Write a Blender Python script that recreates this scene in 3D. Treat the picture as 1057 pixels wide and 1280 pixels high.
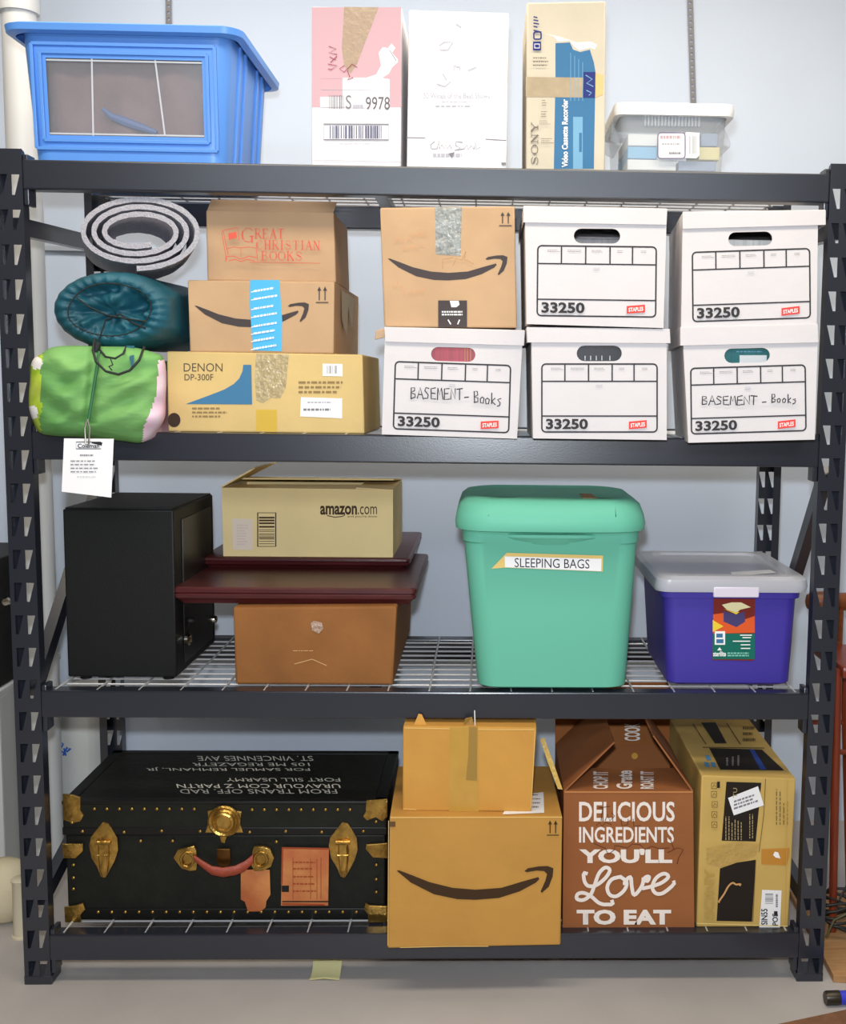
import bpy, bmesh, math, random
from mathutils import Vector, Matrix, noise
from mathutils.geometry import tessellate_polygon
for o in list(bpy.data.objects): bpy.data.objects.remove(o)
S = bpy.context.scene
COL = S.collection
random.seed(7)
# ------------------------------------------------------------------ camera
CAM_X, CAM_H, CAM_D = 0.13267, 1.46011, 2.64712
PITCH, YAW, ROLL, FPX = 0.11031, -0.03086, -0.01209, 1417.098
CX, CY = 650.8, 640.0                      # the photograph is a crop: its optical axis sits right of the middle
ROT = Matrix.Rotation(YAW, 3, 'Z') @ Matrix.Rotation(-PITCH, 3, 'X') @ Matrix.Rotation(ROLL, 3, 'Y')
CAMP = Vector((CAM_X, -CAM_D, CAM_H))
cd = bpy.data.cameras.new('camera'); cam = bpy.data.objects.new('camera', cd); COL.objects.link(cam)
rx, fy, uz = ROT.col[0], ROT.col[1], ROT.col[2]
cam.matrix_world = Matrix(((rx[0], uz[0], -fy[0], CAMP.x), (rx[1], uz[1], -fy[1], CAMP.y), (rx[2], uz[2], -fy[2], CAMP.z), (0, 0, 0, 1)))
cd.sensor_fit = 'HORIZONTAL'; cd.sensor_width = 36.0; cd.lens = 36.0 * FPX / 1057.0
cd.shift_x = (528.5 - CX) / 1057.0; cd.shift_y = 0.0
cd.clip_start = 0.05
S.camera = cam
# ------------------------------------------------------------------ light and exposure
S.view_settings.view_transform = 'Standard'; S.view_settings.look = 'None'
S.view_settings.exposure = 0.0; S.view_settings.gamma = 1.0
w = bpy.data.worlds.new('room_light'); S.world = w; w.use_nodes = True
bg = w.node_tree.nodes['Background']; bg.inputs[0].default_value = (1.0, 0.80, 0.54, 1); bg.inputs[1].default_value = 0.10
def lamp(name, typ, loc, target, energy, color, **kw):
    d = bpy.data.lights.new(name, typ); d.energy = energy; d.color = color
    for k, v in kw.items(): setattr(d, k, v)
    o = bpy.data.objects.new(name, d); COL.objects.link(o); o.location = loc
    o.rotation_euler = (Vector(target) - Vector(loc)).to_track_quat('-Z', 'Y').to_euler()
    return o
lamp('camera_flash', 'SPOT', (CAM_X - .02, -CAM_D + .03, CAM_H + .125), (0.0, 0.0, 1.15), 178, (0.86, 0.93, 1.0), shadow_soft_size=.03, spot_size=math.radians(110), spot_blend=1.0)
lamp('ceiling_fluorescent', 'AREA', (0.0, -.85, 2.74), (0.0, -.78, 0.0), 38, (1.0, 0.89, 0.73), shape='RECTANGLE', size=3.0, size_y=.4)
lamp('upper_wall_fill', 'AREA', (0.0, .12, 3.05), (0.0, .16, 0.0), 40, (1.0, 0.91, 0.78), shape='RECTANGLE', size=3.2, size_y=.3)  # added fill lamp above the rack, brightens the upper wall
lamp('beam_sheen_fill', 'AREA', (0.0, -4.2, 2.74), (0.0, -3.0, 0.0), 60, (0.78, 0.88, 1.0), shape='RECTANGLE', size=3.2, size_y=.6)  # added cool fill behind the camera, gives the rack beams their sheen
# ------------------------------------------------------------------ helpers
def ray(px, py): return ROT @ Vector(((px - CX) / FPX, 1.0, (CY - py) / FPX))
def at(px, py, Y): d = ray(px, py); return CAMP + d * ((Y - CAMP.y) / d.y)
def atz(px, py, z): d = ray(px, py); return CAMP + d * ((z - CAMP.z) / d.z)
def lin(c): return tuple(((v / 255.) / 12.92 if v / 255. <= .04045 else ((v / 255. + .055) / 1.055) ** 2.4) for v in c)
MATS = {}
def mat(name, rgb, rough=.6, metal=0., var=0., scale=12., bump=0., bscale=60., alpha=1., spec=.5, rgb2=None, trans=0., stretch=None, coat=0.):
    if name in MATS: return MATS[name]
    m = bpy.data.materials.new(name); m.use_nodes = True; MATS[name] = m
    nt = m.node_tree; b = nt.nodes['Principled BSDF']; L = nt.links
    c = lin(rgb)
    b.inputs['Base Color'].default_value = (*c, 1); b.inputs['Roughness'].default_value = rough
    b.inputs['Metallic'].default_value = metal; b.inputs['Alpha'].default_value = alpha
    b.inputs['Specular IOR Level'].default_value = spec; b.inputs['Transmission Weight'].default_value = trans
    b.inputs['Coat Weight'].default_value = coat
    if var or rgb2 or bump:
        tc = nt.nodes.new('ShaderNodeTexCoord'); mp = nt.nodes.new('ShaderNodeMapping'); L.new(tc.outputs['Object'], mp.inputs[0])
        if stretch: mp.inputs['Scale'].default_value = stretch
    if var or rgb2:
        n = nt.nodes.new('ShaderNodeTexNoise'); n.inputs['Scale'].default_value = scale; n.inputs['Detail'].default_value = 5
        L.new(mp.outputs[0], n.inputs['Vector'])
        r = nt.nodes.new('ShaderNodeValToRGB'); L.new(n.outputs['Fac'], r.inputs[0])
        c2 = lin(rgb2) if rgb2 else tuple(v * (1 + var) for v in c)
        c1 = c if rgb2 else tuple(v * (1 - var) for v in c)
        r.color_ramp.elements[0].position = .32; r.color_ramp.elements[0].color = (*c1, 1)
        r.color_ramp.elements[1].position = .68; r.color_ramp.elements[1].color = (*c2, 1)
        L.new(r.outputs[0], b.inputs['Base Color'])
    if bump:
        n2 = nt.nodes.new('ShaderNodeTexNoise'); n2.inputs['Scale'].default_value = bscale; n2.inputs['Detail'].default_value = 3
        L.new(mp.outputs[0], n2.inputs['Vector'])
        bp = nt.nodes.new('ShaderNodeBump'); bp.inputs['Strength'].default_value = bump; bp.inputs['Distance'].default_value = .01
        L.new(n2.outputs['Fac'], bp.inputs['Height']); L.new(bp.outputs[0], b.inputs['Normal'])
    return m
def card(name, rgb, var=.07): return mat('card_' + name, rgb, .75, var=var, scale=7, bump=.12, bscale=35, spec=.25)
def ink(name, rgb, rough=.65): return mat('ink_' + name, rgb, rough, spec=.25)
LOC = {}
class MB:
    def __init__(s): s.v = []; s.f = []; s.m = []; s.mats = []; s.bev = False
    def mi(s, m):
        if m not in s.mats: s.mats.append(m)
        return s.mats.index(m)
    def face(s, pts, m):
        i = len(s.v); s.v += [Vector(p) for p in pts]; s.f.append(tuple(range(i, i + len(pts)))); s.m.append(s.mi(m))
    def mesh(s, vs, fs, m):
        i = len(s.v); s.v += [Vector(p) for p in vs]; k = s.mi(m)
        for f in fs: s.f.append(tuple(i + j for j in f)); s.m.append(k)
    def hexa(s, c, m, bevel=0., seg=2, skip=()):
        F = [(0, 1, 2, 3), (5, 4, 7, 6), (4, 0, 3, 7), (1, 5, 6, 2), (3, 2, 6, 7), (4, 5, 1, 0)]
        F = [f for i, f in enumerate(F) if i not in skip]
        if not bevel: s.mesh(c, F, m); return
        s.bev = True
        bm = bmesh.new(); vs = [bm.verts.new(p) for p in c]
        for f in F: bm.faces.new([vs[i] for i in f])
        bmesh.ops.bevel(bm, geom=bm.edges[:], offset=bevel, segments=seg, affect='EDGES', profile=.5, clamp_overlap=True)
        bm.verts.index_update()
        s.mesh([v.co.copy() for v in bm.verts], [[v.index for v in f.verts] for f in bm.faces], m); bm.free()
    def box(s, lo, hi, m, bevel=0., seg=2, skip=()):
        x0, y0, z0 = lo; x1, y1, z1 = hi
        s.hexa([(x0, y0, z0), (x1, y0, z0), (x1, y0, z1), (x0, y0, z1), (x0, y1, z0), (x1, y1, z0), (x1, y1, z1), (x0, y1, z1)], m, bevel, seg, skip)
    def loft(s, rings, m, cap0=True, cap1=True, closed=True):
        n = len(rings[0]); i0 = len(s.v); k = s.mi(m)
        for r in rings: s.v += [Vector(p) for p in r]
        for a in range(len(rings) - 1):
            for j in range(n if closed else n - 1):
                j2 = (j + 1) % n
                s.f.append((i0 + a * n + j, i0 + a * n + j2, i0 + (a + 1) * n + j2, i0 + (a + 1) * n + j)); s.m.append(k)
        if cap0: s.f.append(tuple(i0 + j for j in reversed(range(n)))); s.m.append(k)
        if cap1: s.f.append(tuple(i0 + (len(rings) - 1) * n + j for j in range(n))); s.m.append(k)
    def tube(s, path, r, m, n=8, closed=False):
        P = [Vector(p) for p in path]; rings = []
        N = len(P); up = None
        for i, p in enumerate(P):
            t = (P[(i + 1) % N] - P[i - 1]) if closed else (P[min(i + 1, N - 1)] - P[max(i - 1, 0)])
            t.normalize()
            if up is None: up = t.orthogonal().normalized()
            up = (up - t * up.dot(t)).normalized(); b = t.cross(up)
            rr = r[i] if isinstance(r, (list, tuple)) else r
            rings.append([p + (up * math.cos(a) + b * math.sin(a)) * rr for a in [2 * math.pi * q / n for q in range(n)]])
        if closed: rings.append(rings[0])
        s.loft(rings, m, not closed, not closed)
    def lathe(s, prof, o, ax, m, n=20):
        o = Vector(o); ax = Vector(ax).normalized(); u = ax.orthogonal().normalized(); v = ax.cross(u)
        s.loft([[o + ax * h + (u * math.cos(2 * math.pi * q / n) + v * math.sin(2 * math.pi * q / n)) * r for q in range(n)] for r, h in prof], m)
    def build(s, name, parent=None, angle=35, origin=None, flat=False):
        me = bpy.data.meshes.new(name); base = LOC.get(parent, Vector((0, 0, 0))) if parent else (Vector(origin) if origin else Vector((0, 0, 0)))
        if not parent and origin is None and s.v:
            xs = [p.x for p in s.v]; ys = [p.y for p in s.v]; zs = [p.z for p in s.v]
            base = Vector(((min(xs) + max(xs)) / 2, (min(ys) + max(ys)) / 2, min(zs)))
        me.from_pydata([p - base for p in s.v], [], s.f)
        for m in s.mats: me.materials.append(m)
        me.polygons.foreach_set('material_index', s.m)
        bm = bmesh.new(); bm.from_mesh(me); bmesh.ops.remove_doubles(bm, verts=bm.verts[:], dist=2e-5)
        bm.to_mesh(me); bm.free()
        if not flat:
            me.polygons.foreach_set('use_smooth', [True] * len(me.polygons)); me.set_sharp_from_angle(angle=math.radians(20 if s.bev and angle == 35 else angle))
        me.update()
        o = bpy.data.objects.new(name, me); COL.objects.link(o)
        if parent: o.parent = parent
        else: o.location = base
        LOC[o] = base
        return o
def tag(o, label, cat, group=None):
    o['label'] = label; o['category'] = cat
    if group: o['group'] = group
    return o
def thing(name, loc, label, cat, group=None):
    o = bpy.data.objects.new(name, None); COL.objects.link(o); o.location = loc; o.empty_display_size = .1
    LOC[o] = Vector(loc); return tag(o, label, cat, group)
# --- flat lettering
GLY = {}
def glyphs(txt, bold=0.):
    k = (txt, bold)
    if k in GLY: return GLY[k]
    cu = bpy.data.curves.new('lettering', 'FONT'); cu.body = txt; cu.resolution_u = 3; cu.offset = bold; cu.fill_mode = 'FRONT'
    ob = bpy.data.objects.new('lettering', cu); COL.objects.link(ob)
    dg = bpy.context.evaluated_depsgraph_get(); me = bpy.data.meshes.new_from_object(ob.evaluated_get(dg))
    vs = [(v.co.x, v.co.y) for v in me.vertices]; fs = [tuple(p.vertices) for p in me.polygons]
    bpy.data.objects.remove(ob); bpy.data.curves.remove(cu); bpy.data.meshes.remove(me)
    x0 = min(v[0] for v in vs); x1 = max(v[0] for v in vs); y0 = min(v[1] for v in vs); y1 = max(v[1] for v in vs)
    GLY[k] = ([((x - x0) / (x1 - x0), (y - y0) / (y1 - y0)) for x, y in vs], fs); return GLY[k]
HAND = {'A': [[(0, 0), (.5, 1), (1, 0)], [(.2, .4), (.8, .4)]], 'B': [[(.1, 0), (.1, 1), (.7, .95), (.75, .7), (.1, .52), (.85, .4), (.8, .08), (.1, 0)]],
 'S': [[(.9, .9), (.4, 1), (.15, .75), (.75, .4), (.7, .08), (.05, .05)]], 'E': [[(.9, 1), (.1, .95), (.1, 0), (.95, 0)], [(.1, .5), (.8, .52)]],
 'M': [[(0, 0), (.15, 1), (.5, .4), (.8, 1), (1, 0)]], 'N': [[(.05, 0), (.1, 1), (.85, .05), (.9, 1)]], 'T': [[(0, 1), (1, 1)], [(.5, 1), (.45, 0)]],
 '-': [[(.1, .4), (.9, .42)]], 'o': [[(.5, .5), (.1, .35), (.2, .02), (.7, .02), (.85, .4), (.5, .5)]], 'k': [[(.2, 1), (.2, 0)], [(.8, .55), (.2, .28), (.85, 0)]],
 's': [[(.8, .5), (.2, .45), (.75, .2), (.6, -.05), (.1, -.1)]], ' ': []}
# roman capitals: (polyline, heavy?) strokes
SERIF = {'G': [([(.92, .8), (.7, .98), (.4, .98), (.12, .75), (.08, .4), (.25, .08), (.6, .0), (.88, .12)], 0), ([(.12, .75), (.08, .5), (.13, .22)], 1), ([(.86, 0), (.86, .42)], 1), ([(.66, .42), (1, .42)], 0)],
 'R': [([(.2, 0), (.2, 1)], 1), ([(.05, 0), (.36, 0)], 0), ([(.05, 1), (.6, 1), (.82, .78), (.6, .52), (.2, .5)], 0), ([(.5, .5), (.95, 0)], 1)],
 'E': [([(.2, 0), (.2, 1)], 1), ([(.05, 0), (.85, 0), (.88, .22)], 0), ([(.05, 1), (.8, 1), (.82, .8)], 0), ([(.2, .52), (.65, .52)], 0)],
 'A': [([(.5, 1), (.86, 0)], 1), ([(.5, 1), (.14, 0)], 0), ([(.25, .35), (.72, .35)], 0), ([(0, 0), (.28, 0)], 0), ([(.7, 0), (1, 0)], 0)],
 'T': [([(.5, 0), (.5, 1)], 1), ([(.03, .8), (.05, 1), (.95, 1), (.97, .8)], 0), ([(.33, 0), (.67, 0)], 0)],
 'C': [([(.92, .8), (.7, .98), (.4, .98), (.12, .75), (.08, .4), (.25, .08), (.6, .0), (.92, .2)], 0), ([(.12, .75), (.08, .5), (.13, .22)], 1)],
 'H': [([(.2, 0), (.2, 1)], 1), ([(.8, 0), (.8, 1)], 1), ([(.2, .5), (.8, .5)], 0), ([(.05, 0), (.36, 0)], 0), ([(.05, 1), (.36, 1)], 0), ([(.64, 0), (.95, 0)], 0), ([(.64, 1), (.95, 1)], 0)],
 'I': [([(.5, 0), (.5, 1)], 1), ([(.2, 0), (.8, 0)], 0), ([(.2, 1), (.8, 1)], 0)],
 'S': [([(.85, .8), (.6, 1), (.3, .95), (.15, .75), (.4, .56), (.75, .42), (.88, .2), (.6, 0), (.3, .02), (.1, .22)], 0), ([(.3, .62), (.75, .4)], 1)],
 'N': [([(.18, 0), (.18, 1)], 0), ([(.18, 1), (.82, 0)], 1), ([(.82, 0), (.82, 1)], 0), ([(.03, 0), (.34, 0)], 0), ([(.03, 1), (.2, 1)], 0), ([(.66, 1), (.98, 1)], 0)],
 'B': [([(.2, 0), (.2, 1)], 1), ([(.05, 1), (.6, 1), (.78, .78), (.58, .54), (.2, .53), (.65, .52), (.88, .28), (.65, 0), (.05, 0)], 0)],
 'O': [([(.5, 1), (.2, .9), (.06, .5), (.2, .1), (.5, 0), (.8, .1), (.94, .5), (.8, .9), (.5, 1)], 0), ([(.1, .7), (.06, .5), (.1, .3)], 1), ([(.9, .7), (.94, .5), (.9, .3)], 1)],
 'K': [([(.2, 0), (.2, 1)], 1), ([(.05, 0), (.36, 0)], 0), ([(.05, 1), (.36, 1)], 0), ([(.8, 1), (.25, .45)], 0), ([(.42, .6), (.92, 0)], 1), ([(.7, 0), (1, 0)], 0)],
 'Y': [([(.1, 1), (.5, .48)], 1), ([(.9, 1), (.5, .48)], 0), ([(.5, .5), (.5, 0)], 1), ([(.3, 0), (.7, 0)], 0), ([(0, 1), (.28, 1)], 0), ([(.75, 1), (1, 1)], 0)]}
class Face:                                   # a flat face in space; positions on it are read off the photograph
    def __init__(s, p, n): s.p = Vector(p); s.n = Vector(n).normalized()
    def pt(s, px, py, off=0.):
        d = ray(px, py); q = s.p + s.n * off
        return CAMP + d * ((q - CAMP).dot(s.n) / d.dot(s.n))
class Ink:
    def __init__(s, mb, face, off=.0006): s.mb = mb; s.f = face; s.o = off
    def up(s): s.o += .00018
    def poly(s, pts, m): s.up(); s.mb.face([s.f.pt(x, y, s.o) for x, y in pts], m)
    def rect(s, x0, y0, x1, y1, m, sl=0., sk=0.):
        s.poly([(x0 + sk * (y1 - y0), y1), (x1 + sk * (y1 - y0), y1 + sl * (x1 - x0)), (x1, y0 + sl * (x1 - x0)), (x0, y0)], m)
    def line(s, pts, wd, m, closed=False):
        s.up(); P = [Vector(p) for p in pts]; n = len(P); L = []; Rr = []
        for i in range(n):
            a = P[i - 1] if (closed or i) else P[i]; b = P[(i + 1) % n] if (closed or i < n - 1) else P[i]
            t = b - a
            t = t.normalized() if t.length else Vector((1, 0))
            nn = Vector((-t.y, t.x))
            e = Vector((0, 0)) if closed else (-t * wd * .3 if i == 0 else (t * wd * .3 if i == n - 1 else Vector((0, 0))))
            L.append(P[i] + nn * wd / 2 + e); Rr.append(P[i] - nn * wd / 2 + e)
        for i in range(n if closed else n - 1):
            j = (i + 1) % n
            s.mb.face([s.f.pt(q.x, q.y, s.o + i * 6e-6) for q in (L[i], Rr[i], Rr[j], L[j])], m)
    def frame(s, x0, y0, x1, y1, wd, m, r=0., sl=0., sk=0.):
        pts = []
        for cx, cy, a0 in ((x1 - r, y1 - r, 0), (x0 + r, y1 - r, 90), (x0 + r, y0 + r, 180), (x1 - r, y0 + r, 270)):
            for k in range(5 if r else 1):
                a = math.radians(a0 + 22.5 * k); pts.append((cx + r * math.cos(a), cy + r * math.sin(a)))
        s.line([(x + sk * (y - y0), y + sl * (x - x0)) for x, y in pts], wd, m, True)
    def text(s, t, x0, y0, x1, y1, m, bold=0., sl=0., ang=0, sk=0.):
        s.up(); vs, fs = glyphs(t, bold); out = []
        for u, v in vs:
            if ang == 90: x, y = x0 + v * (x1 - x0), y1 - u * (y1 - y0); x = x1 - (1 - 0) * (v) * (x1 - x0)
            elif ang == -90: x, y = x0 + v * (x1 - x0), y0 + u * (y1 - y0)
            elif ang == 180: x, y = x1 - u * (x1 - x0), y0 + v * (y1 - y0)
            else: x, y = x0 + u * (x1 - x0), y1 - v * (y1 - y0)
            out.append(s.f.pt(x + sk * (y - y0), y + sl * (x - x0), s.o))
        s.mb.mesh(out, fs, m)
    def hand(s, t, x0, y0, cw, ch, wd, m, sl=0., gap=1.15):
        for i, c in enumerate(t):
            for st in HAND.get(c, []):
                s.line([(x0 + cw * (i * gap + u + random.uniform(-.06, .06)), y0 - ch * (v + random.uniform(-.05, .05)) + sl * cw * i * gap) for u, v in st], wd, m)
    def serif(s, t, x0, y0, x1, y1, hw, lw, m, sl=0., ang=0, gap=1.12):
        n = len(t)
        tot = sum((.6 if c == 'I' else 1) for c in t) + (gap - 1) * (n - 1); pos = 0.
        for c in t:
            cw = .6 if c == 'I' else 1
            for st, h in SERIF[c]:
                P = []
                for u, v in st:
                    q = (pos + (u * cw if c != 'I' else u * .6)) / tot
                    if ang == 90: P.append((x1 - v * (x1 - x0) if False else x1 - v * (x1 - x0), y1 - q * (y1 - y0)))
                    else: P.append((x0 + q * (x1 - x0), y1 - v * (y1 - y0) + sl * q * (x1 - x0)))
                s.line(P, hw if h else lw, m)
            pos += cw + gap - 1
    def bars(s, x0, y0, x1, y1, m, n=16, vertical=True, sl=0., seed=1):
        rr = random.Random(seed); s.up(); u = 0.
        ws = [(rr.choice((.3, .5, .9)), rr.choice((.4, .6, 1.0))) for _ in range(n)]; T = sum(a + b for a, b in ws)
        for a, b in ws:
            p, q = u / T, (u + a) / T; u += a + b
            if vertical: P = [(x0 + p * (x1 - x0), y1), (x0 + q * (x1 - x0), y1), (x0 + q * (x1 - x0), y0), (x0 + p * (x1 - x0), y0)]
            else: P = [(x0, y0 + q * (y1 - y0)), (x1, y0 + q * (y1 - y0)), (x1, y0 + p * (y1 - y0)), (x0, y0 + p * (y1 - y0))]
            s.mb.face([s.f.pt(x, y + sl * (x - x0), s.o) for x, y in P], m)
    def greek(s, x0, y0, x1, y1, rows, m, sl=0., seed=3, vertical=False, fill=.5, ragged=.35):      # small print too fine to read in the photo
        rr = random.Random(seed); s.up()
        for r in range(rows):
            p = (r + .5 * (1 - fill)) / rows; q = p + fill / rows; u = 0.; end = 1 - rr.random() * ragged
            while u < end:
                l = rr.uniform(.05, .16); v = min(u + l, end)
                if vertical: P = [(x0 + p * (x1 - x0), y1 - u * (y1 - y0)), (x0 + p * (x1 - x0), y1 - v * (y1 - y0)), (x0 + q * (x1 - x0), y1 - v * (y1 - y0)), (x0 + q * (x1 - x0), y1 - u * (y1 - y0))]
                else: P = [(x0 + u * (x1 - x0), y0 + q * (y1 - y0)), (x0 + v * (x1 - x0), y0 + q * (y1 - y0)), (x0 + v * (x1 - x0), y0 + p * (y1 - y0)), (x0 + u * (x1 - x0), y0 + p * (y1 - y0))]
                s.mb.face([s.f.pt(x, y + sl * (x - x0), s.o) for x, y in P], m); u = v + .03
    def smile(s, x0, y0, x1, y1, m, sl=0.):
        W = [(88, 755), (150, 807), (250, 858), (350, 879), (430, 882), (530, 874), (620, 845), (690, 807), (704, 792), (700, 783), (640, 800), (540, 830), (430, 838), (330, 830), (230, 805), (160, 777), (100, 754)]
        A = [(640, 757), (655, 745), (700, 737), (740, 735), (765, 745), (762, 780), (745, 825), (715, 852), (710, 845), (730, 800), (738, 770), (725, 757), (690, 755), (650, 762)]
        for Q in (W, A): s.poly([(x0 + (a - 88) / 677 * (x1 - x0), y0 + (b - 735) / 147 * (y1 - y0) + sl * (a - 88) / 677 * (x1 - x0)) for a, b in Q], m)
    def arrows(s, x0, y0, x1, y1, m):
        wd = x1 - x0
        for cx in (x0 + wd * .26, x1 - wd * .26):
            s.line([(cx, y0 + 2), (cx, y1 - 4)], wd * .09, m)
            s.poly([(cx - wd * .17, y0 + (y1 - y0) * .26), (cx + wd * .17, y0 + (y1 - y0) * .26), (cx, y0)], m)
        s.line([(x0, y1 - 1), (x1, y1 - 1)], wd * .08, m)
def sub(pts, f, off=0.): return [f.pt(x, y, off) for x, y in pts]
class Carton:            # front corners as the photo shows them (TL, TR, BR, BL), front depth left / right, depth of the box
    def __init__(s, TL, TR, BR, BL, YL, YR, depth, m, bevel=.004, zb=None, skip=(), hull=True):
        b0 = at(*BL, YL); b1 = at(*BR, YR); d = b1 - b0; n = Vector((d.y, -d.x, 0)).normalized()
        s.face = Face(b0, n); s.n = n
        t0, t1 = s.face.pt(*TL), s.face.pt(*TR); b1 = s.face.pt(*BR)
        if zb is not None: b0.z = zb; b1.z = zb
        bk = -n * depth; s.c = [b0, b1, t1, t0, b0 + bk, b1 + bk, t1 + bk, t0 + bk]; s.bk = bk
        s.mb = MB(); s.m = m
        if hull: s.mb.hexa(s.c, m, bevel, 2, skip)
        s.ink = Ink(s.mb, s.face)
        s.base = (b0 + b1) / 2 + bk / 2; s.base.z = min(b0.z, b1.z)
        s.top = Face(t0, (t1 - t0).cross(bk)); s.topz = (t0.z + t1.z) / 2
    def start(s, name, label, cat='box', group=None):
        s.root = thing(name, s.base, label, cat, group); return s.root
    def body(s, nm='body'): return s.mb.build(nm, s.root)
def patch(root, nm, face, pts, m, off=.0012, extra=None, label=None):       # a sticker or strip of tape lying on a face
    mb = MB(); mb.face(sub(pts, face, off), m)
    if extra: extra(Ink(mb, face, off))
    o = mb.build(nm, root)
    if label: o['label'] = label
    return o
def rrect(cx, cy, w, d, r, z, n=5, fx=()):
    P = []
    for sx, sy, a0 in ((1, -1, -90), (1, 1, 0), (-1, 1, 90), (-1, -1, 180)):
        for k in range(n + 1):
            a = math.radians(a0 + 90. * k / n); P.append(Vector((cx + sx * (w / 2 - r) + r * math.cos(a), cy + sy * (d / 2 - r) + r * math.sin(a), z)))
    for x in fx: P.append(Vector((x, cy - d / 2, z)))
    return P
Z1, Z2, Z3, Z4 = 1.9533, 1.3446, .7328, .1272          # shelf levels
# ================================================================== the room
mwall = mat('painted_wall', (208, 218, 233), .75, var=.02, scale=3, bump=.03, bscale=120)
mfloor = mat('concrete_floor', (176, 170, 166), .55, var=.10, scale=2.2, bump=.05, bscale=90)
def structure(name, mb):
    o = mb.build(name); o['kind'] = 'structure'; return o
mb = MB(); mb.box((-4, -6, -.1), (4, 1.05, 0), mfloor); structure('floor', mb)
mb = MB(); mb.box((-4, 1.05, -.1), (4, 1.17, 3.2), mwall); structure('wall_back', mb)
mb = MB(); mb.box((-4, 1.038, 1.868), (-.93, 1.05, 1.885), mwall, .002); structure('trim_1', mb)
# ================================================================== the rack
mrack = mat('charcoal_powder_coat', (35, 38, 48), .28, spec=.8, bump=.02, bscale=300)
mwire = mat('zinc_wire', (205, 205, 208), .35, metal=.35)
rack = thing('storage_rack', (0, .305, 0), 'tall charcoal metal storage rack with four wire-decked shelves standing on the concrete floor', 'shelving')
PT = 1.9762
def post(side, rear):
    mb = MB(); s = side; x0, x1 = .915, .9775; wd = x1 - x0
    ys = (lambda y: .61 - y) if rear else (lambda y: y)
    def X(u): return s * (x0 + u * wd)
    H = .0775; zt = PT - .012; rows = int(zt / H); cols = [(.0, .08), (.08, .42, 1), (.42, .52), (.52, .86, 1), (.86, 1.)]
    # u runs from the inner edge outwards: inner slot column first
    for c in cols:
        if len(c) == 2: mb.face([(X(c[0]), ys(0), 0), (X(c[1]), ys(0), 0), (X(c[1]), ys(0), PT), (X(c[0]), ys(0), PT)], mrack); continue
        a, b = c[0], c[1]; z = 0
        mb.face([(X(a), ys(0), rows * H), (X(b), ys(0), rows * H), (X(b), ys(0), PT), (X(a), ys(0), PT)], mrack)
        for k in range(rows):
            q0, q1 = k * H, (k + 1) * H
            out = [(a, q0), (b, q0), (b, q1), (a, q1)]
            # wide at the top, narrowing downwards; the inner side slants
            hl = [(b - .13, q0 + .015), (b - .02, q0 + .015), (b - .02, q0 + .060), (a + .02, q0 + .060)]
            for i in range(4):
                j = (i + 1) % 4
                mb.face([(X(u), ys(0), zz) for u, zz in (out[i], out[j], hl[j], hl[i])], mrack)
                mb.face([(X(hl[i][0]), ys(0), hl[i][1]), (X(hl[j][0]), ys(0), hl[j][1]), (X(hl[j][0]), ys(.0022), hl[j][1]), (X(hl[i][0]), ys(.0022), hl[i][1])], mrack)
    mb.face([(X(0), ys(0), 0), (X(0), ys(.033), 0), (X(0), ys(.033), PT - .022), (X(0), ys(.014), PT - .004), (X(0), ys(0), PT)], mrack)
    mb.face([(X(1), ys(0), 0), (X(1), ys(.036), 0), (X(1), ys(.036), PT), (X(1), ys(0), PT)], mrack)
    mb.face([(X(1), ys(.036), 0), (X(.66), ys(.036), 0), (X(.66), ys(.036), PT), (X(1), ys(.036), PT)], mrack)
    p = mb.build('post', rack)
    f = MB(); ya, yb = sorted((ys(-.001), ys(.06))); xa, xb = sorted((X(-.05), X(1.02))); f.box((xa, ya, 0), (xb, yb, .022), mrack, .002); f.build('foot_plate', p)
for s_ in (-1, 1):
    for r_ in (0, 1): post(s_, r_)
BH = .0659
for z in (Z1, Z2, Z3, Z4):
    for r_ in (0, 1):
        mb = MB(); y0, y1 = (0.0, .042) if not r_ else (.568, .61)
        mb.box((-.915, y0 - .001, z - BH), (.915, y1, z), mrack, .004)
        b = mb.build('beam', rack)
        for s_ in (-1, 1):
            k = MB(); k.box((min(s_ * .914, s_ * .903), y0 + .0025 if not r_ else y0 - .004, z - BH - .034), (max(s_ * .914, s_ * .903), y0 + .046 if not r_ else y1 - .003, z + .012), mrack, .002); k.build('beam_bracket', b)
    mb = MB()
    for k in range(12): y = .030 + .0515 * k; mb.tube([(-.893, y, z - .006), (.893, y, z - .006)], .0026, mwire, 6)
    nx = 18
    for k in range(nx + 1): x = -.885 + 1.77 * k / nx; mb.tube([(x, .010, z - .0015), (x, .600, z - .0015)], .0026, mwire, 6)
    for x in (-.89, .878): mb.tube([(x + .006, .010, z - .0015), (x + .006, .600, z - .0015)], .0026, mwire, 6)
    mb.build('wire_deck', rack)
    mb = MB(); mb.box((-.15, .043, z - .034), (-.12, .567, z - .010), mrack, .002); mb.build('deck_support', rack)
def brace(x, y0, z0, y1, z1, hw=.020):
    a, b = Vector((x, y0, z0)), Vector((x, y1, z1)); t = (b - a).normalized(); n = Vector((0, -t.z, t.y)) * hw; k = Vector((.013, 0, 0))
    mb = MB(); mb.hexa([a - n - k, a - n + k, a + n + k, a + n - k, b - n - k, b - n + k, b + n + k, b + n - k], mrack); mb.build('brace', rack)
xb = .9455
brace(-xb, .037, at(36, 283, .03).z, .572, at(115, 306, .57).z)
brace(-xb, .572, at(112, 590, .57).z, .037, at(60, 865, .03).z)
brace(-xb, .572, at(128, 955, .57).z, .037, at(60, 1125, .03).z)
brace(xb, .037, at(1015, 590, .03).z, .572, at(955, 850, .57).z)
brace(xb, .572, at(947, 1020, .57).z, .037, at(1004, 1130, .03).z)
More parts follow.
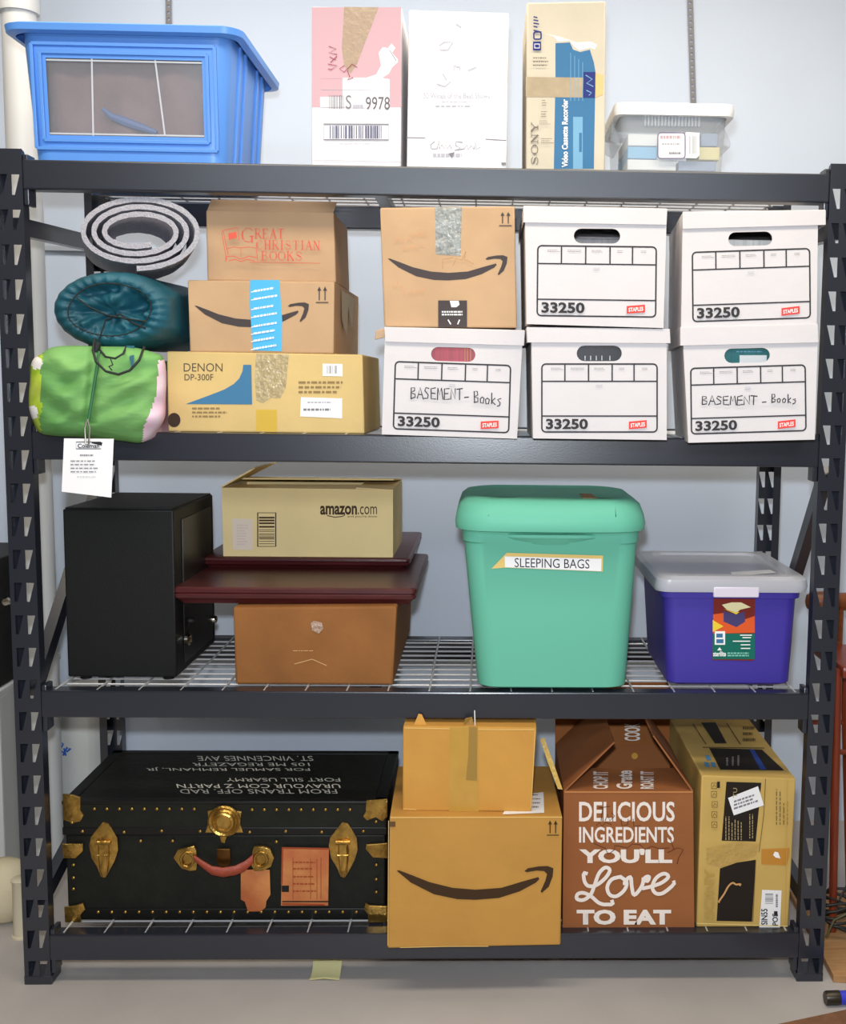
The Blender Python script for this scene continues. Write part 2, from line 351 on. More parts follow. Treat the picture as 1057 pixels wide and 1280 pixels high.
brace(xb, .037, at(1030, 288, .03).z, .572, at(960, 308, .57).z)
# ================================================================== top shelf
# blue bin with a clear front window
mblue = mat('blue_plastic', (92, 150, 230), .35, spec=.5, bump=.02, bscale=40)
mclear = mat('clear_plastic', (225, 232, 240), .12, alpha=.10, spec=.6)
p0 = at(42.5, 199, .075); p1 = at(281, 203, .075)
bx0, bx1 = p0.x, p1.x; bw = bx1 - bx0; bcx = (bx0 + bx1) / 2; zt = at(150, 38, .05).z; bd = .42; bcy = .075 + bd / 2
bin1 = thing('storage_bin', (bcx, bcy, Z1), 'large blue plastic storage bin with a clear front window on the top shelf', 'bin')
wx0, wz0 = at(61, 168, .065).x, at(61, 168, .065).z; wx1, wz1 = at(252, 76, .06).x, at(252, 76, .06).z
def bring(t, e=0.): return bcx, bcy, bw + .036 * t + e, bd + .036 * t + e, .035
mb = MB(); rings = []
for t in (0, (wz0 - Z1) / (zt - Z1), (wz1 - Z1) / (zt - Z1), 1.):
    a = bring(t); rings.append(rrect(*a, Z1 + t * (zt - Z1), 5, (wx0, wx1)))
N = len(rings[0]); i0 = len(mb.v)
for r in rings: mb.v += r
for a in range(3):
    for j in range(N):
        if a == 1 and j == N - 2: continue
        j2 = (j + 1) % N; mb.f.append((i0 + a * N + j, i0 + a * N + j2, i0 + (a + 1) * N + j2, i0 + (a + 1) * N + j)); mb.m.append(mb.mi(mblue))
mb.f.append(tuple(range(N - 1, -1, -1))); mb.m.append(0)
yf = lambda z: bcy - (bd + .036 * (z - Z1) / (zt - Z1)) / 2
def barf(x0, z0, x1, z1, wd, th, m):          # raised moulding on the front wall
    hw = wd / 2
    if abs(x1 - x0) > abs(z1 - z0): q = [(x0, z0 - hw), (x1, z1 - hw), (x1, z1 + hw), (x0, z0 + hw)]
    else: q = [(x0 - hw, z0), (x0 + hw, z0), (x1 + hw, z1), (x1 - hw, z1)]
    mb.hexa([(x, yf(z) - th, z) for x, z in q] + [(x, yf(z) + .002, z) for x, z in q], m, .0015)
for e in (.012, .030):
    barf(wx0 - e, wz1 + e, wx1 + e, wz1 + e, .008, .006, mblue); barf(wx0 - e, wz0 - e, wx1 + e, wz0 - e, .008, .006, mblue)
    barf(wx0 - e, wz0 - e, wx0 - e, wz1 + e, .008, .006, mblue); barf(wx1 + e, wz0 - e, wx1 + e, wz1 + e, .008, .006, mblue)
for y in (.16, .22, .36, .42):                # ribs on the right flank
    mb.hexa([(bcx + bw / 2 - .004, y, Z1), (bcx + bw / 2 + .006, y, Z1), (bcx + bw / 2 + .024, y, zt), (bcx + bw / 2, y, zt), (bcx + bw / 2 - .004, y + .018, Z1), (bcx + bw / 2 + .006, y + .018, Z1), (bcx + bw / 2 + .024, y + .018, zt), (bcx + bw / 2, y + .018, zt)], mblue, .002)
mb.build('body', bin1)
mb = MB(); rz = at(150, 27, .02).z
prof = [(.030, zt - .012), (.062, zt - .008), (.066, zt + .006), (.060, rz - .004), (.050, rz), (-.05, rz), (-.06, rz - .012)]
mb.loft([rrect(bcx, bcy, bw + .036 + e, bd + .036 + e, .045, z, 6) for e, z in prof], mblue, False, True); mb.build('lid', bin1)
mb = MB(); a = .008
mb.hexa([(wx0 - a, yf(wz0) + .004, wz0 - a), (wx1 + a, yf(wz0) + .004, wz0 - a), (wx1 + a, yf(wz1) + .004, wz1 + a), (wx0 - a, yf(wz1) + .004, wz1 + a), (wx0 - a, yf(wz0) + .007, wz0 - a), (wx1 + a, yf(wz0) + .007, wz0 - a), (wx1 + a, yf(wz1) + .007, wz1 + a), (wx0 - a, yf(wz1) + .007, wz1 + a)], mclear)
for xa, xb_ in ((113, 114), (192, 204)):
    q0, q1 = at(xb_, 168, .06), at(xa, 70, .055); mb.tube([(q0.x, yf(q0.z) + .003, q0.z), (q1.x, yf(q1.z) + .003, q1.z)], .0022, mat('clear_rib', (235, 240, 248), .2, alpha=.6), 6)
mb.tube([(wx0, yf(wz1) + .003, wz1 - .004), (wx1, yf(wz1) + .003, wz1 - .004)], .0022, MATS['clear_rib'], 6)
mb.tube([(wx0, yf(wz0) + .003, wz0 + .004), (wx1, yf(wz0) + .003, wz0 + .004)], .0022, MATS['clear_rib'], 6)
mb.build('window_pane', bin1)
def cushion(lo, hi, m, amp=.012, seed=1, nx=26, nz=16, fold=3.):
    mb = MB(); rr = random.Random(seed); ph = [rr.uniform(0, 6) for _ in range(6)]
    def P(u, v, y):
        x = lo[0] + u * (hi[0] - lo[0]); z = lo[2] + v * (hi[2] - lo[2])
        d = amp * (math.sin(fold * 6 * u + 3 * v + ph[0]) + .6 * math.sin(fold * 9 * u - 5 * v + ph[1]) + .5 * math.sin(11 * v + ph[2])) / 2
        ed = (1 - (2 * u - 1) ** 8) * (1 - (2 * v - 1) ** 8)
        return (x, y + (d + amp * 1.5 * (1 - ed)) if y == lo[1] else y - amp * (1 - ed), z)
    rings = [[P(i / nx, j / nz, lo[1]) for i in range(nx + 1)] + [P(i / nx, j / nz, hi[1]) for i in range(nx, -1, -1)] for j in range(nz + 1)]
    mb.loft(rings, m); return mb
mm = mat('mauve_cloth', (112, 92, 98), .9, var=.12, scale=14, bump=.2, bscale=80)
mb = cushion((bcx - bw / 2 + .02, .10, Z1 + .012), (bcx + bw / 2 - .02, .40, zt - .03), mm, .010, 4)
tag(mb.build('folded_blanket', angle=80), 'folded mauve blanket seen through the window of the blue bin', 'blanket')
mb = MB(); q = [at(x, y, .093) for x, y in ((128, 136), (140, 146), (155, 152), (172, 158), (196, 166))]
mb.tube(q, [.004, .008, .011, .010, .006], mat('slate_blue_cord', (70, 96, 150), .6), 8)
tag(mb.build('twisted_strap'), 'short slate blue strap lying against the mauve blanket inside the blue bin', 'strap')
# two white wine cartons
cw = card('white_gloss', (232, 230, 233), .02)
k = Carton((389, 8), (502, 9), (501, 205), (389, 203), .03, .03, .30, cw, zb=Z1)
k.start('carton', 'pink and white carton with two barcodes and a tan tape strip on the top shelf'); I = k.ink
pink = ink('pink', (206, 168, 176)); red = ink('carton_red', (150, 50, 70)); blk = ink('black', (38, 36, 40)); gry = ink('grey', (128, 126, 132)); lg = ink('pale_grey', (178, 178, 186)); wht = ink('white', (245, 243, 240))
I.rect(389.5, 9, 501, 134, pink)
I.poly([(400, 121), (428, 121), (428, 97), (458, 97), (470, 93), (476, 82), (473, 66), (478, 59), (485, 60), (489, 54), (494, 60), (490, 66), (497, 74), (497, 78), (490, 84), (486, 92), (478, 97), (487, 99), (487, 136), (400, 134)], cw)
I.line([(487, 63), (495, 76)], .8, gry)
I.frame(401, 98, 487, 134, .5, pink); I.line([(401, 112), (487, 113)], .6, lg)
I.bars(411, 119, 430, 136, gry, 12, seed=4); I.text('S', 432, 119, 439, 136, gry); I.greek(441, 130, 455, 136, 1, lg, fill=.8)
I.text('9978', 457, 121, 487, 137, ink('mid_grey', (105, 100, 105)))
I.frame(404.5, 155, 485.5, 174.5, 1.4, gry, sl=.004); I.bars(412, 157, 478, 173, ink('bar_blue', (95, 95, 120)), 24, seed=9)
I.greek(424, 178, 468, 180, 1, lg)
I.line([(392, 172 + 28), (500, 202.5)], .8, lg)
for i_, (pts) in enumerate((((411, 58), (420, 61), (411, 66), (421, 68)), ((412, 71), (419, 75), (421, 70), (413, 78)), ((410, 80), (421, 82), (414, 87), (410, 86)), ((430, 82), (424, 86), (430, 90), (440, 80), (446, 84)), ((434, 88), (437, 96), (434, 100), (441, 97)))): I.line(pts, .9, red)
k.body()
patch(k.root, 'tape', k.face, [(430, 8.5), (473, 9), (446, 80), (438, 92), (430, 82), (427, 60)], mat('tan_tape', (168, 144, 120), .3, spec=.6, bump=.3, bscale=50))
k = Carton((511, 12), (636, 16), (633, 207), (508, 206), .02, .02, .30, cw, zb=Z1)
k.start('carton', 'plain white carton with faint grey print standing right of the pink carton'); I = k.ink
I.line([(508, 172), (531, 172.4)], 1.2, gry); I.line([(607, 174), (632, 175.5)], 1.2, gry)
I.line([(543, 177), (538, 181), (539, 186), (546, 186), (549, 175), (549, 186), (552, 181), (555, 186), (557, 181), (559, 186), (562, 181), (564, 186)], .9, gry); I.line([(578, 178), (570, 177), (569, 182), (575, 185), (568, 188), (580, 186), (583, 181), (585, 187), (589, 182), (592, 187), (594, 176), (595, 187), (600, 184)], .9, gry); I.greek(541, 191, 580, 197, 1, lg, fill=.7); I.poly([(560, 192), (568, 190), (565, 198)], gry)
I.text('30 Wines of the Best Shows', 529, 116, 612, 123, lg); I.greek(552, 126, 588, 128, 1, lg); I.greek(544, 131, 594, 134, 1, lg)
for pts in (((546, 105), (556, 108), (563, 102)), ((553, 92), (558, 100)), ((567, 88), (567, 82), (575, 84), (574, 88)), ((585, 88), (595, 84)), ((549, 57), (556, 52), (566, 53), (560, 62), (549, 62)), ((570, 30), (576, 34))): I.line(pts, 1.3, lg)
I.poly([(626, 203), (632, 203), (632, 206.5), (627, 206.5)], gry)
k.body()
# upright cream electronics carton with a blue panel
cc = card('cream', (206, 196, 176), .05)
k = Carton((658, 3), (757, 1), (756, 212), (657, 211), .03, .03, .30, cc, zb=Z1)
k.start('carton', 'tall cream carton with a torn blue panel and vertical lettering on the top shelf'); I = k.ink
blue = ink('panel_blue', (62, 116, 158)); dk = ink('deep_blue', (44, 52, 120)); lb = ink('light_blue', (118, 168, 200)); ol = ink('olive_grey', (120, 112, 100))
I.poly([(692, 211), (742, 211), (744, 90), (742, 78), (737, 62), (725, 65), (716, 62), (712, 53), (694, 54), (694, 95)], blue)
I.poly([(680, 42), (692, 46), (697, 52), (712, 51), (717, 58), (724, 63), (737, 60), (743, 62), (746, 56), (738, 52), (720, 53), (700, 46)], ink('torn_paper', (243, 238, 228)))
I.rect(716, 146, 728, 211, lb); I.rect(723.5, 166, 727, 190, blue)
for x in (713, 718, 723, 728): I.line([(x, 66 + (x - 713) * .8), (x, 126)], .7, lb)
I.rect(729, 90, 744, 122, dk, sk=-.02); I.line([(732, 94), (740, 99), (733, 104), (741, 108)], 1.2, lb); I.line([(733, 113), (739, 116), (736, 119)], 1.2, lb)
I.text('Video Cassette Recorder', 702, 124, 709.5, 209, wht, ang=90, bold=.03)
I.serif('SONY', 664, 153, 672, 207, 2.2, 1.0, ol, ang=90)
I.rect(666, 52, 676, 63, dk); I.frame(668, 55, 674, 60, 1, wht); I.frame(667, 40, 676, 49, 1.8, dk, 2); I.line([(676, 40), (667, 38)], 1.6, dk)
for y in (21, 25, 29, 33): I.line([(667, y), (671 + (y % 3), y + 1)], 1.6, dk)
for x0, y0, x1, y1 in ((666, 70, 690, 84), (677, 124, 683, 133), (676, 138, 684, 147), (674, 150, 688, 156), (676, 172, 692, 180)): I.greek(x0, y0, x1, y1, 3, ol, seed=int(y0), fill=.3)
k.body()
tape = mat('brown_tape', (178, 158, 124), .3, spec=.6, alpha=.92, var=.1, scale=30, bump=.2, bscale=60)
patch(k.root, 'tape', k.face, [(657, 121), (728, 122), (729, 97), (657, 96)], tape)
patch(k.root, 'tape', k.face, [(744, 122), (753, 118), (754, 94), (744, 91)], mat('amber_tape', (228, 186, 120), .4))
# small clear tub
mtub = mat('translucent_plastic', (214, 220, 226), .25, alpha=.30, spec=.5); mlid = mat('white_plastic', (240, 240, 240), .35)
q0, q1 = at(778, 213, .10), at(902, 214, .10); tw = q1.x - q0.x; tcx = (q0.x + q1.x) / 2; td = .27; tcy = .10 + td / 2; ztt = at(845, 140, .09).z
tub = thing('plastic_tub', (tcx, tcy, Z1), 'small clear plastic tub with a white lid at the right end of the top shelf', 'tub')
mb = MB(); mb.loft([rrect(tcx, tcy, tw + .016 * t, td + .016 * t, .02, Z1 + t * (ztt - Z1)) for t in (0, .45, .7, 1)], mtub, True, False)
for i in range(17):
    x = at(806 + i * 4.2, 150, .094).x; mb.box((x - .0022, tcy - td / 2 - .011, ztt - .032), (x + .0022, tcy - td / 2 - .004, ztt - .004), mtub)
for sx in (-1, 1):
    hx = tcx + sx * (tw / 2 + .014); mb.hexa([(hx - .014, .14, ztt - .058), (hx + .012, .14, ztt - .070), (hx + .014, .14, ztt - .055), (hx - .01, .14, ztt - .01), (hx - .014, .30, ztt - .058), (hx + .012, .30, ztt - .070), (hx + .014, .30, ztt - .055), (hx - .01, .30, ztt - .01)], mtub, .004)
mb.build('body', tub)
mb = MB(); lt = at(845, 128, .08).z
mb.loft([rrect(tcx, tcy, tw + e, td + e, .025, z) for e, z in ((.02, ztt - .010), (.046, ztt - .010), (.050, ztt + .004), (.046, lt - .002), (.03, lt))], mlid, False, True); mb.build('lid', tub)
fc = Face((tcx, tcy - td / 2 - .006, Z1 + .05), (0, -1, 0))
patch(tub, 'label', fc, [(848, 197), (870, 198), (874, 194), (874, 166), (857, 165)], wht, .001, lambda I: I.bars(860, 170, 870, 192, lg, 8, seed=3))
def lab(I):
    I.frame(822, 166, 856, 198, 1.3, ink('label_rim', (120, 105, 140)), 4); I.greek(825, 169, 853, 174, 1, pink, fill=.8); I.greek(827, 178, 852, 182, 1, lg); I.greek(836, 189, 852, 194, 1, gry)
patch(tub, 'label', fc, [(824, 198), (854, 198.5), (857, 195), (856, 168), (853, 165), (825, 166), (822, 169), (822, 195)], wht, .002, lab)
pw = mat('white_paper_box', (240, 240, 238), .7); pb = mat('blue_paper_box', (128, 188, 226), .6); pg = mat('slate_paper_box', (150, 165, 190), .6); py_ = mat('yellow_paper_box', (236, 222, 160), .6)
for a, b, t, bt, m, lb_ in ((784, 845, 200, 213, pw, 'white slim box at the bottom of the small clear tub'), (784, 821, 184, 199, pb, 'blue slim box left of the labels in the small clear tub'), (784, 821, 168, 183, pw, 'white slim box on top of the blue one in the small clear tub'),
                         (848, 895, 201, 213, pg, 'grey slim box at the bottom right in the small clear tub'), (873, 899, 183, 199, py_, 'pale yellow slim box right of the labels in the small clear tub'), (875, 896, 166, 182, pg, 'grey blue packet above the yellow box in the small clear tub')):
    y = .112; mb = MB(); mb.box((at(a, 200, y).x, y, max(Z1 + .002, at(840, bt, y).z)), (at(b, 200, y).x, y + .2, at(840, t, y).z), m, .002); tag(mb.build('slim_box'), lb_, 'box', 'slim boxes inside the small clear tub')
# perforated hanger straps on the wall
mstrap = mat('galvanised_strap', (120, 118, 120), .45, metal=.3)
for (xa, ya, xb_, yb), lb_ in (((858, -130, 867, 150), 'long perforated metal strap hanging on the wall above the small clear tub'), ((209, -160, 211, 60), 'perforated metal strap on the wall behind the blue bin')):
    a, b = at(xa, ya, 1.044), at(xb_, yb, 1.044); L = (a - b).length; n = int(L / .019); t = (b - a) / n; sd = Vector((.0095, 0, 0)); mb = MB()
    for i in range(n):
        o0 = a + t * i; o1 = a + t * (i + 1); c = (o0 + o1) / 2; hole = [c + Vector((.005 * math.cos(math.radians(q)), 0, .005 * math.sin(math.radians(q)))) for q in (225, 315, 45, 135)]
        o = [o1 - sd, o1 + sd, o0 + sd, o0 - sd]
        for j in range(4): mb.face([o[j], o[(j + 1) % 4], hole[(j + 1) % 4], hole[j]], mstrap); 
        for j in range(4): mb.face([hole[j], hole[(j + 1) % 4], hole[(j + 1) % 4] + Vector((0, .003, 0)), hole[j] + Vector((0, .003, 0))], mstrap)
    tag(mb.build('hanger_strap'), lb_, 'strap', 'hanger straps on the back wall')
# ================================================================== second shelf
tan1 = card('tan', (188, 154, 120)); tan2 = card('tan_warm', (192, 158, 122)); yel = card('straw', (212, 184, 124), .05)
charc = ink('charcoal', (70, 62, 62))
k = Carton((208, 439), (453, 443), (455.6, 542.6), (210, 538.6), .05, .045, .36, yel, zb=Z2)
k.start('carton', 'straw yellow turntable carton with a blue curved wedge, bottom of the left stack'); I = k.ink; denz = k.topz
navy = ink('wedge_blue', (66, 120, 158)); brn = ink('print_brown', (146, 120, 78))
I.text('DENON', 229.5, 454, 278, 464.5, ink('dark_print', (80, 72, 62)), bold=-.004); I.text('DP-300F', 230.5, 467.5, 266.5, 475.5, ink('dark_print', (80, 72, 62)))
I.poly([(232, 505), (315, 505.5), (314, 456), (304, 456), (303, 464), (299, 473), (292, 480), (280, 487), (262, 494)], navy)
I.greek(240, 508, 284, 523, 3, brn, seed=5, fill=.45); I.greek(373, 475, 430, 493, 3, brn, seed=8, fill=.45, ragged=.15)
k.body()
pk = mat('sticker_white', (238, 236, 236), .5)
patch(k.root, 'label', k.face, [(403, 470), (428, 470.5), (428, 455), (403, 454.5)], pk, .0012, lambda I: I.bars(408, 457, 422, 467, gry, 9, seed=2))
patch(k.root, 'label', k.face, [(375, 520.5), (427.5, 523), (427.5, 498), (376, 496.5)], pk, .0012, lambda I: (I.greek(384, 501, 417, 505, 1, lg), I.greek(379, 510, 416, 514, 1, gry, fill=.7)))
ctape = mat('clear_tape', (190, 178, 140), .12, alpha=.55, spec=.9, var=.25, scale=60, bump=.6, bscale=90)
patch(k.root, 'tape', k.face, [(320, 500), (328, 504), (340, 497), (350, 498), (357, 485), (361, 443), (320, 442), (318, 470)], ctape)
patch(k.root, 'tape', k.face, [(320, 539), (346, 540), (346, 512), (320, 512)], mat('yellow_tape', (220, 184, 70), .3, alpha=.85))
patch(k.root, 'seal_dot', k.face, [(217.5 + 8 * math.cos(a), 525 - 9 * math.sin(a)) for a in [i * math.pi / 10 for i in range(20)]], mat('smoke_seal', (60, 48, 38), .3), .0014)
k = Carton((234, 350), (418, 352), (417, 439), (237, 437), .06, .055, .44, tan2, zb=denz)
k.start('carton', 'tan smile-arrow carton with bright blue tape, middle of the left stack'); I = k.ink; smz = k.topz
I.smile(243, 378, 386, 409, charc); I.arrows(395, 358, 410, 379, charc)
k.body()
def bt(I):
    for i, y in enumerate((362, 372, 384, 394, 406, 415, 424, 434)): I.line([(314, y + 3), (318, y + 2.4), (322, y + 1.6)], 1., wht); I.greek(317, y, 347, y + 4, 1, wht, sl=-.16, seed=i, fill=.6, ragged=.2)
patch(k.root, 'tape', k.face, [(316, 438), (352, 439), (352.5, 400), (349, 350), (312.5, 350), (312, 380)], mat('sky_tape', (70, 176, 226), .4), .0012, bt)
mb = MB(); a = k.c[1]; 
for d0, d1, z0, z1 in ((.10, .16, .12, .08), (.20, .26, .10, .02)): mb.face([k.c[2] + k.bk.normalized() * d0 + Vector((.002, 0, -.01)), k.c[2] + k.bk.normalized() * d1 + Vector((.012, 0, -.02)), k.c[2] + k.bk.normalized() * d1 + Vector((.006, 0, -z0)), k.c[2] + k.bk.normalized() * d0 + Vector((.002, 0, -z1))], mat('torn_tape', (170, 150, 110), .4))
mb.build('tape', k.root)
k = Carton((257, 262), (417, 265), (420, 351), (259, 349.5), .075, .075, .26, tan1, zb=smz)
k.start('carton', 'tan carton with red open-book logo and serif lettering, top of the left stack'); I = k.ink
rp = ink('book_red', (214, 92, 76)); 
I.serif('G', 301.5, 285, 317, 302.5, 1.9, .8, rp); I.serif('REAT', 318, 286, 355, 297.5, 1.5, .65, rp, sl=.01)
I.serif('CHRISTIAN', 320, 300.5, 400, 311.5, 1.5, .6, rp, sl=.01, gap=1.1); I.serif('BOOKS', 326, 314, 378, 325, 1.6, .65, rp, sl=.01)
I.line([(312, 327.5), (400, 329)], .6, rp)
I.line([(283, 325), (277, 290), (279, 288), (297, 284.5), (299, 300)], .8, rp); I.line([(279, 289), (285, 318)], .8, rp); I.poly([(286, 299.5), (296, 297), (295, 289.5), (285, 292)], rp)
I.line([(283, 311), (292, 308.5), (301, 310), (310, 308.5), (320, 310), (322, 326)], .8, rp); I.line([(301, 310), (301, 322)], .6, rp); I.line([(282, 327), (282, 321), (292, 320), (301, 324), (311, 320), (321, 322)], .9, rp); I.line([(286, 326), (294, 324), (301, 327), (309, 324), (318, 326)], .9, rp)
k.body()
mb = MB(); t0, t1 = k.c[3], k.c[2]; up = Vector((0, 0, .028))
mb.hexa([t0 + Vector((.002, .004, -.001)), t1 + Vector((-.002, .004, -.001)), t1 + up + Vector((.004, .03, 0)), t0 + up + Vector((.006, .03, 0)), t0 + Vector((.002, .008, -.001)), t1 + Vector((-.002, .008, -.001)), t1 + up + Vector((.004, .034, 0)), t0 + up + Vector((.006, .034, 0))], tan1, .001)
mb.build('flap', k.root)
# records boxes
mwb = card('white_records', (212, 207, 208), .02)
stp = ink('store_red', (226, 70, 64)); bk2 = ink('form_black', (52, 48, 50))
def records_box(body, lid, Y, form, hole, label, scribble=None, sl=0.0, tilt=0., depth=.385, num=None, rec=None, zb=Z2):
    TL, TR, BR, BL = body
    k = Carton(TL, TR, BR, BL, Y[0], Y[1], depth, mwb, hull=False, zb=None)
    k.start('records_box', label, 'box', 'white records boxes on the second shelf')
    hx0, hy0, hx1, hy1 = hole; r = (hy1 - hy0) / 2; hs = sl * .8
    hp = []
    for cx, a0 in ((hx1 - r, -90), (hx0 + r, 90)):
        for i in range(9): a = math.radians(a0 + 22.5 * i); hp.append((cx + r * math.cos(a), (hy0 + hy1) / 2 + hs * (cx - hx0) + r * math.sin(a)))
    HP = sub(hp, k.face); out = k.c[:4]
    # flat front wall with a real hand hole
    e1 = (out[1] - out[0]).normalized(); e2 = k.n.cross(e1); fl = lambda p: Vector(((p - out[0]).dot(e1), (p - out[0]).dot(e2), 0))
    allp = list(out) + HP; tri = tessellate_polygon([[fl(p) for p in out], [fl(p) for p in HP]])
    k.mb.mesh(allp, [t if (fl(allp[t[1]]) - fl(allp[t[0]])).cross(fl(allp[t[2]]) - fl(allp[t[0]])).z < 0 else t[::-1] for t in tri], mwb)
    inn = [p - k.n * .006 for p in HP]; k.mb.loft([HP, inn], mwb, False, False)
    k.mb.hexa(k.c, mwb, 0, 2, (0,))
    I = k.ink; x0, y0, x1, y1 = form; W = x1 - x0; Hh = y1 - y0
    sk = tilt
    X = lambda u, v: x0 + u * W + sk * v * Hh; Yy = lambda u, v: y0 + v * Hh + sl * u * W
    I.frame(x0, y0, x1, y1, 1.9, bk2, 5, sl, sk)
    for v in (.255, .765): I.line([(X(0, v), Yy(0, v)), (X(1, v), Yy(1, v))], 1.7, bk2)
    for u in (.20, .405, .61, .80): I.line([(X(u, 0), Yy(u, 0)), (X(u, .255), Yy(u, .255))], 1.7, bk2)
    for i, u in enumerate((.08, .25, .455, .67, .87)): I.greek(X(u, .05), Yy(u, .05), X(u + (.12 if i < 3 else .05), .05), Yy(u, .05) + 3.5, 2, gry, sl=sl, seed=i, fill=.35)
    I.greek(X(.47, .3), Yy(.47, .3), X(.53, .3), Yy(.47, .3) + 4, 2, lg, sl=sl)
    I.text('33250', X(.035, .805), Yy(.035, .805), X(.40, .805), Yy(.035, .805) + .155 * Hh, bk2, bold=.035, sl=sl)
    rx0, ry0 = X(.755, .86), Yy(.755, .86); sr = -.09 + sl
    I.rect(rx0, ry0 - 1, rx0 + .155 * W, ry0 + 8.5, stp, sl=sr); I.text('STAPLES', rx0 + .015 * W, ry0 + 1.2, rx0 + .14 * W, ry0 + 6.3, wht, bold=.02, sl=sr)
    if scribble: scribble(I)
    k.body()
    # lid: a skirted cover a little larger than the box
    lTL, lTR, lBR, lBL = lid; g = Face(out[0] + k.n * .006, k.n)
    q = sub((lBL, lBR, lTR, lTL), g); bkv = -k.n * (depth + .012); mb = MB(); mb.hexa(q + [p + bkv for p in q], mwb, .002, 2, (5,)); mb.build('lid', k.root)
    k.lidz = (q[2].z + q[3].z) / 2; k.hp = HP
    return k
pen = ink('pen', (50, 46, 56))
def hw1(I): I.hand('BASEMENT', 513, 498, 7.2, 14, 1.4, pen, .035); I.hand('-', 580, 500, 6, 8, 1.4, pen); I.hand('Books', 592, 503, 6.2, 14, 1.4, pen, .10)
def hw2(I): I.hand('BASEMENT', 877, 506, 7.6, 11, 1.4, pen, .0); I.hand('-', 952, 506, 6, 8, 1.4, pen); I.hand('Books', 964, 503, 5.6, 10, 1.4, pen, .02)
rb1 = records_box(((481, 420), (653, 424), (646, 548.5), (477, 543)), ((480, 408.5), (656, 412.5), (655, 432), (481, 427)), (-.045, -.045), (494, 452, 638, 536), (538.5, 433.5, 594, 451), 'white records box under the tan smile-arrow carton, handwritten note on its front', hw1, .034, -.03)
rb3 = records_box(((664, 420), (833, 424), (833, 550), (666, 548)), ((658, 408.5), (837, 411), (838, 429), (659, 428)), (-.09, -.09), (677, 455, 821, 540), (720.5, 432, 777, 451.5), 'white records box with a blank form, bottom of the middle white pair', None, .0, .0)
rb5 = records_box(((853, 420), (1022, 416), (1018, 549.5), (860, 553.5)), ((850, 408.5), (1022, 405), (1023, 428), (850, 432)), (-.10, -.125), (863, 460.5, 1006, 542.5), (905, 436, 962, 454), 'white records box with handwriting, bottom of the right-hand white pair', hw2, -.030, .012)
rb2 = records_box(((656, 266), (833, 270), (829, 410), (658, 405)), ((654, 257), (834, 260.5), (833, 281), (654, 278)), (-.10, -.10), (672, 307, 820, 394.5), (717, 285.5, 775, 304), 'white records box with a blank form, top of the middle white pair', None, .012, -.01)
rb4 = records_box(((853, 274), (1022, 274), (1020.5, 406), (851, 409)), ((853, 264.5), (1032, 262), (1032, 281), (853, 286)), (-.10, -.125), (865, 315.5, 1011.5, 402), (910, 290.5, 965, 308), 'white records box with a blank form, top of the right-hand white pair', None, -.033, .01)
for kk, col, lb_, hh in ((rb1, (190, 60, 76), 'red book seen through the hand hole of the handwritten records box under the smile carton', 1), (rb2, (120, 118, 122), 'grey book in the lower half of the hand hole of the upper middle records box', .45), (rb3, (40, 38, 44), 'black book with white spine marks in the hand hole of the lower middle records box', 1), (rb4, (206, 204, 200), 'white book low in the hand hole of the upper right records box', .55), (rb5, (20, 110, 112), 'teal book seen through the hand hole of the lower right records box', 1)):
    xs = [p.x for p in kk.hp]; zs = [p.z for p in kk.hp]; y = max(p.y for p in kk.hp) + .022; mb = MB(); h = max(zs) - min(zs)
    mb.box((min(xs) - .02, y, min(zs) - .05), (max(xs) + .02, y + .16, min(zs) + (h * hh if hh < 1 else h + .004)), mat('book_%d_%d' % (col[0], col[2]), col, .5, stretch=(60, 1, 1), var=.15, scale=3), .003)
    if kk is rb5: J = Ink(mb, Face((0, y, 0), (0, -1, 0))); J.rect(924, 444, 958, 455, wht); J.greek(920, 438, 955, 441, 1, lb)
    if kk is rb3: J = Ink(mb, Face((0, y, 0), (0, -1, 0))); [J.line([(x, 445), (x, 450)], 1, wht) for x in (731, 738, 745, 752, 762)]
    if kk is rb1: J = Ink(mb, Face((0, y, 0), (0, -1, 0))); [J.line([(x, 434), (x, 451)], 1., ink('gilt', (226, 160, 110))) for x in (581, 584, 588)]
    tag(mb.build('book'), lb_, 'book')
k = Carton((474.6, 259.5), (643, 257.5), (646, 410), (480, 408.5), -.03, -.03, .30, tan2, zb=None)
k.start('carton', 'tan smile-arrow carton with shiny tape and faint red writing on a white records box'); I = k.ink
I.smile(484.5, 319, 634, 350.5, charc); I.arrows(624, 265, 639, 283, charc)
I.rect(547.5, 375.5, 583.5, 409, charc); I.poly([(562, 376), (573, 376), (574, 381), (570, 384), (564, 384)], wht); I.greek(552, 388, 580, 395, 2, wht, fill=.55, seed=4); I.line([(560, 400), (563, 405)], 1.5, wht); I.line([(572, 405), (574, 400)], 1.5, wht)
fr = ink('faint_red', (206, 150, 112))
for st in (((493, 304), (497, 296), (500, 303)), ((503, 303), (503, 298)), ((508, 302), (511, 297), (514, 302)), ((513, 291), (516, 297), (519, 290)), ((522, 296), (523, 287), (527, 296)), ((530, 287), (530, 296)), ((505, 306), (504, 312), (509, 311)), ((512, 311), (513, 306)), ((517, 311), (519, 306), (521, 311)), ((525, 306), (529, 306)), ((490, 354), (494, 360), (497, 353)), ((500, 360), (503, 356)), ((506, 370), (504, 362)), ((511, 367), (515, 362), (516, 368)), ((519, 366), (524, 361), (525, 366)), ((528, 365), (529, 360))): I.line(st, .9, fr)
dr = ink('pencil', (176, 132, 92)); I.line([(553, 336), (553, 324), (566, 322)], .7, dr); I.line([(566, 332), (570, 323), (577, 325), (582, 314), (580, 324), (592, 330)], .7, dr)
k.body()
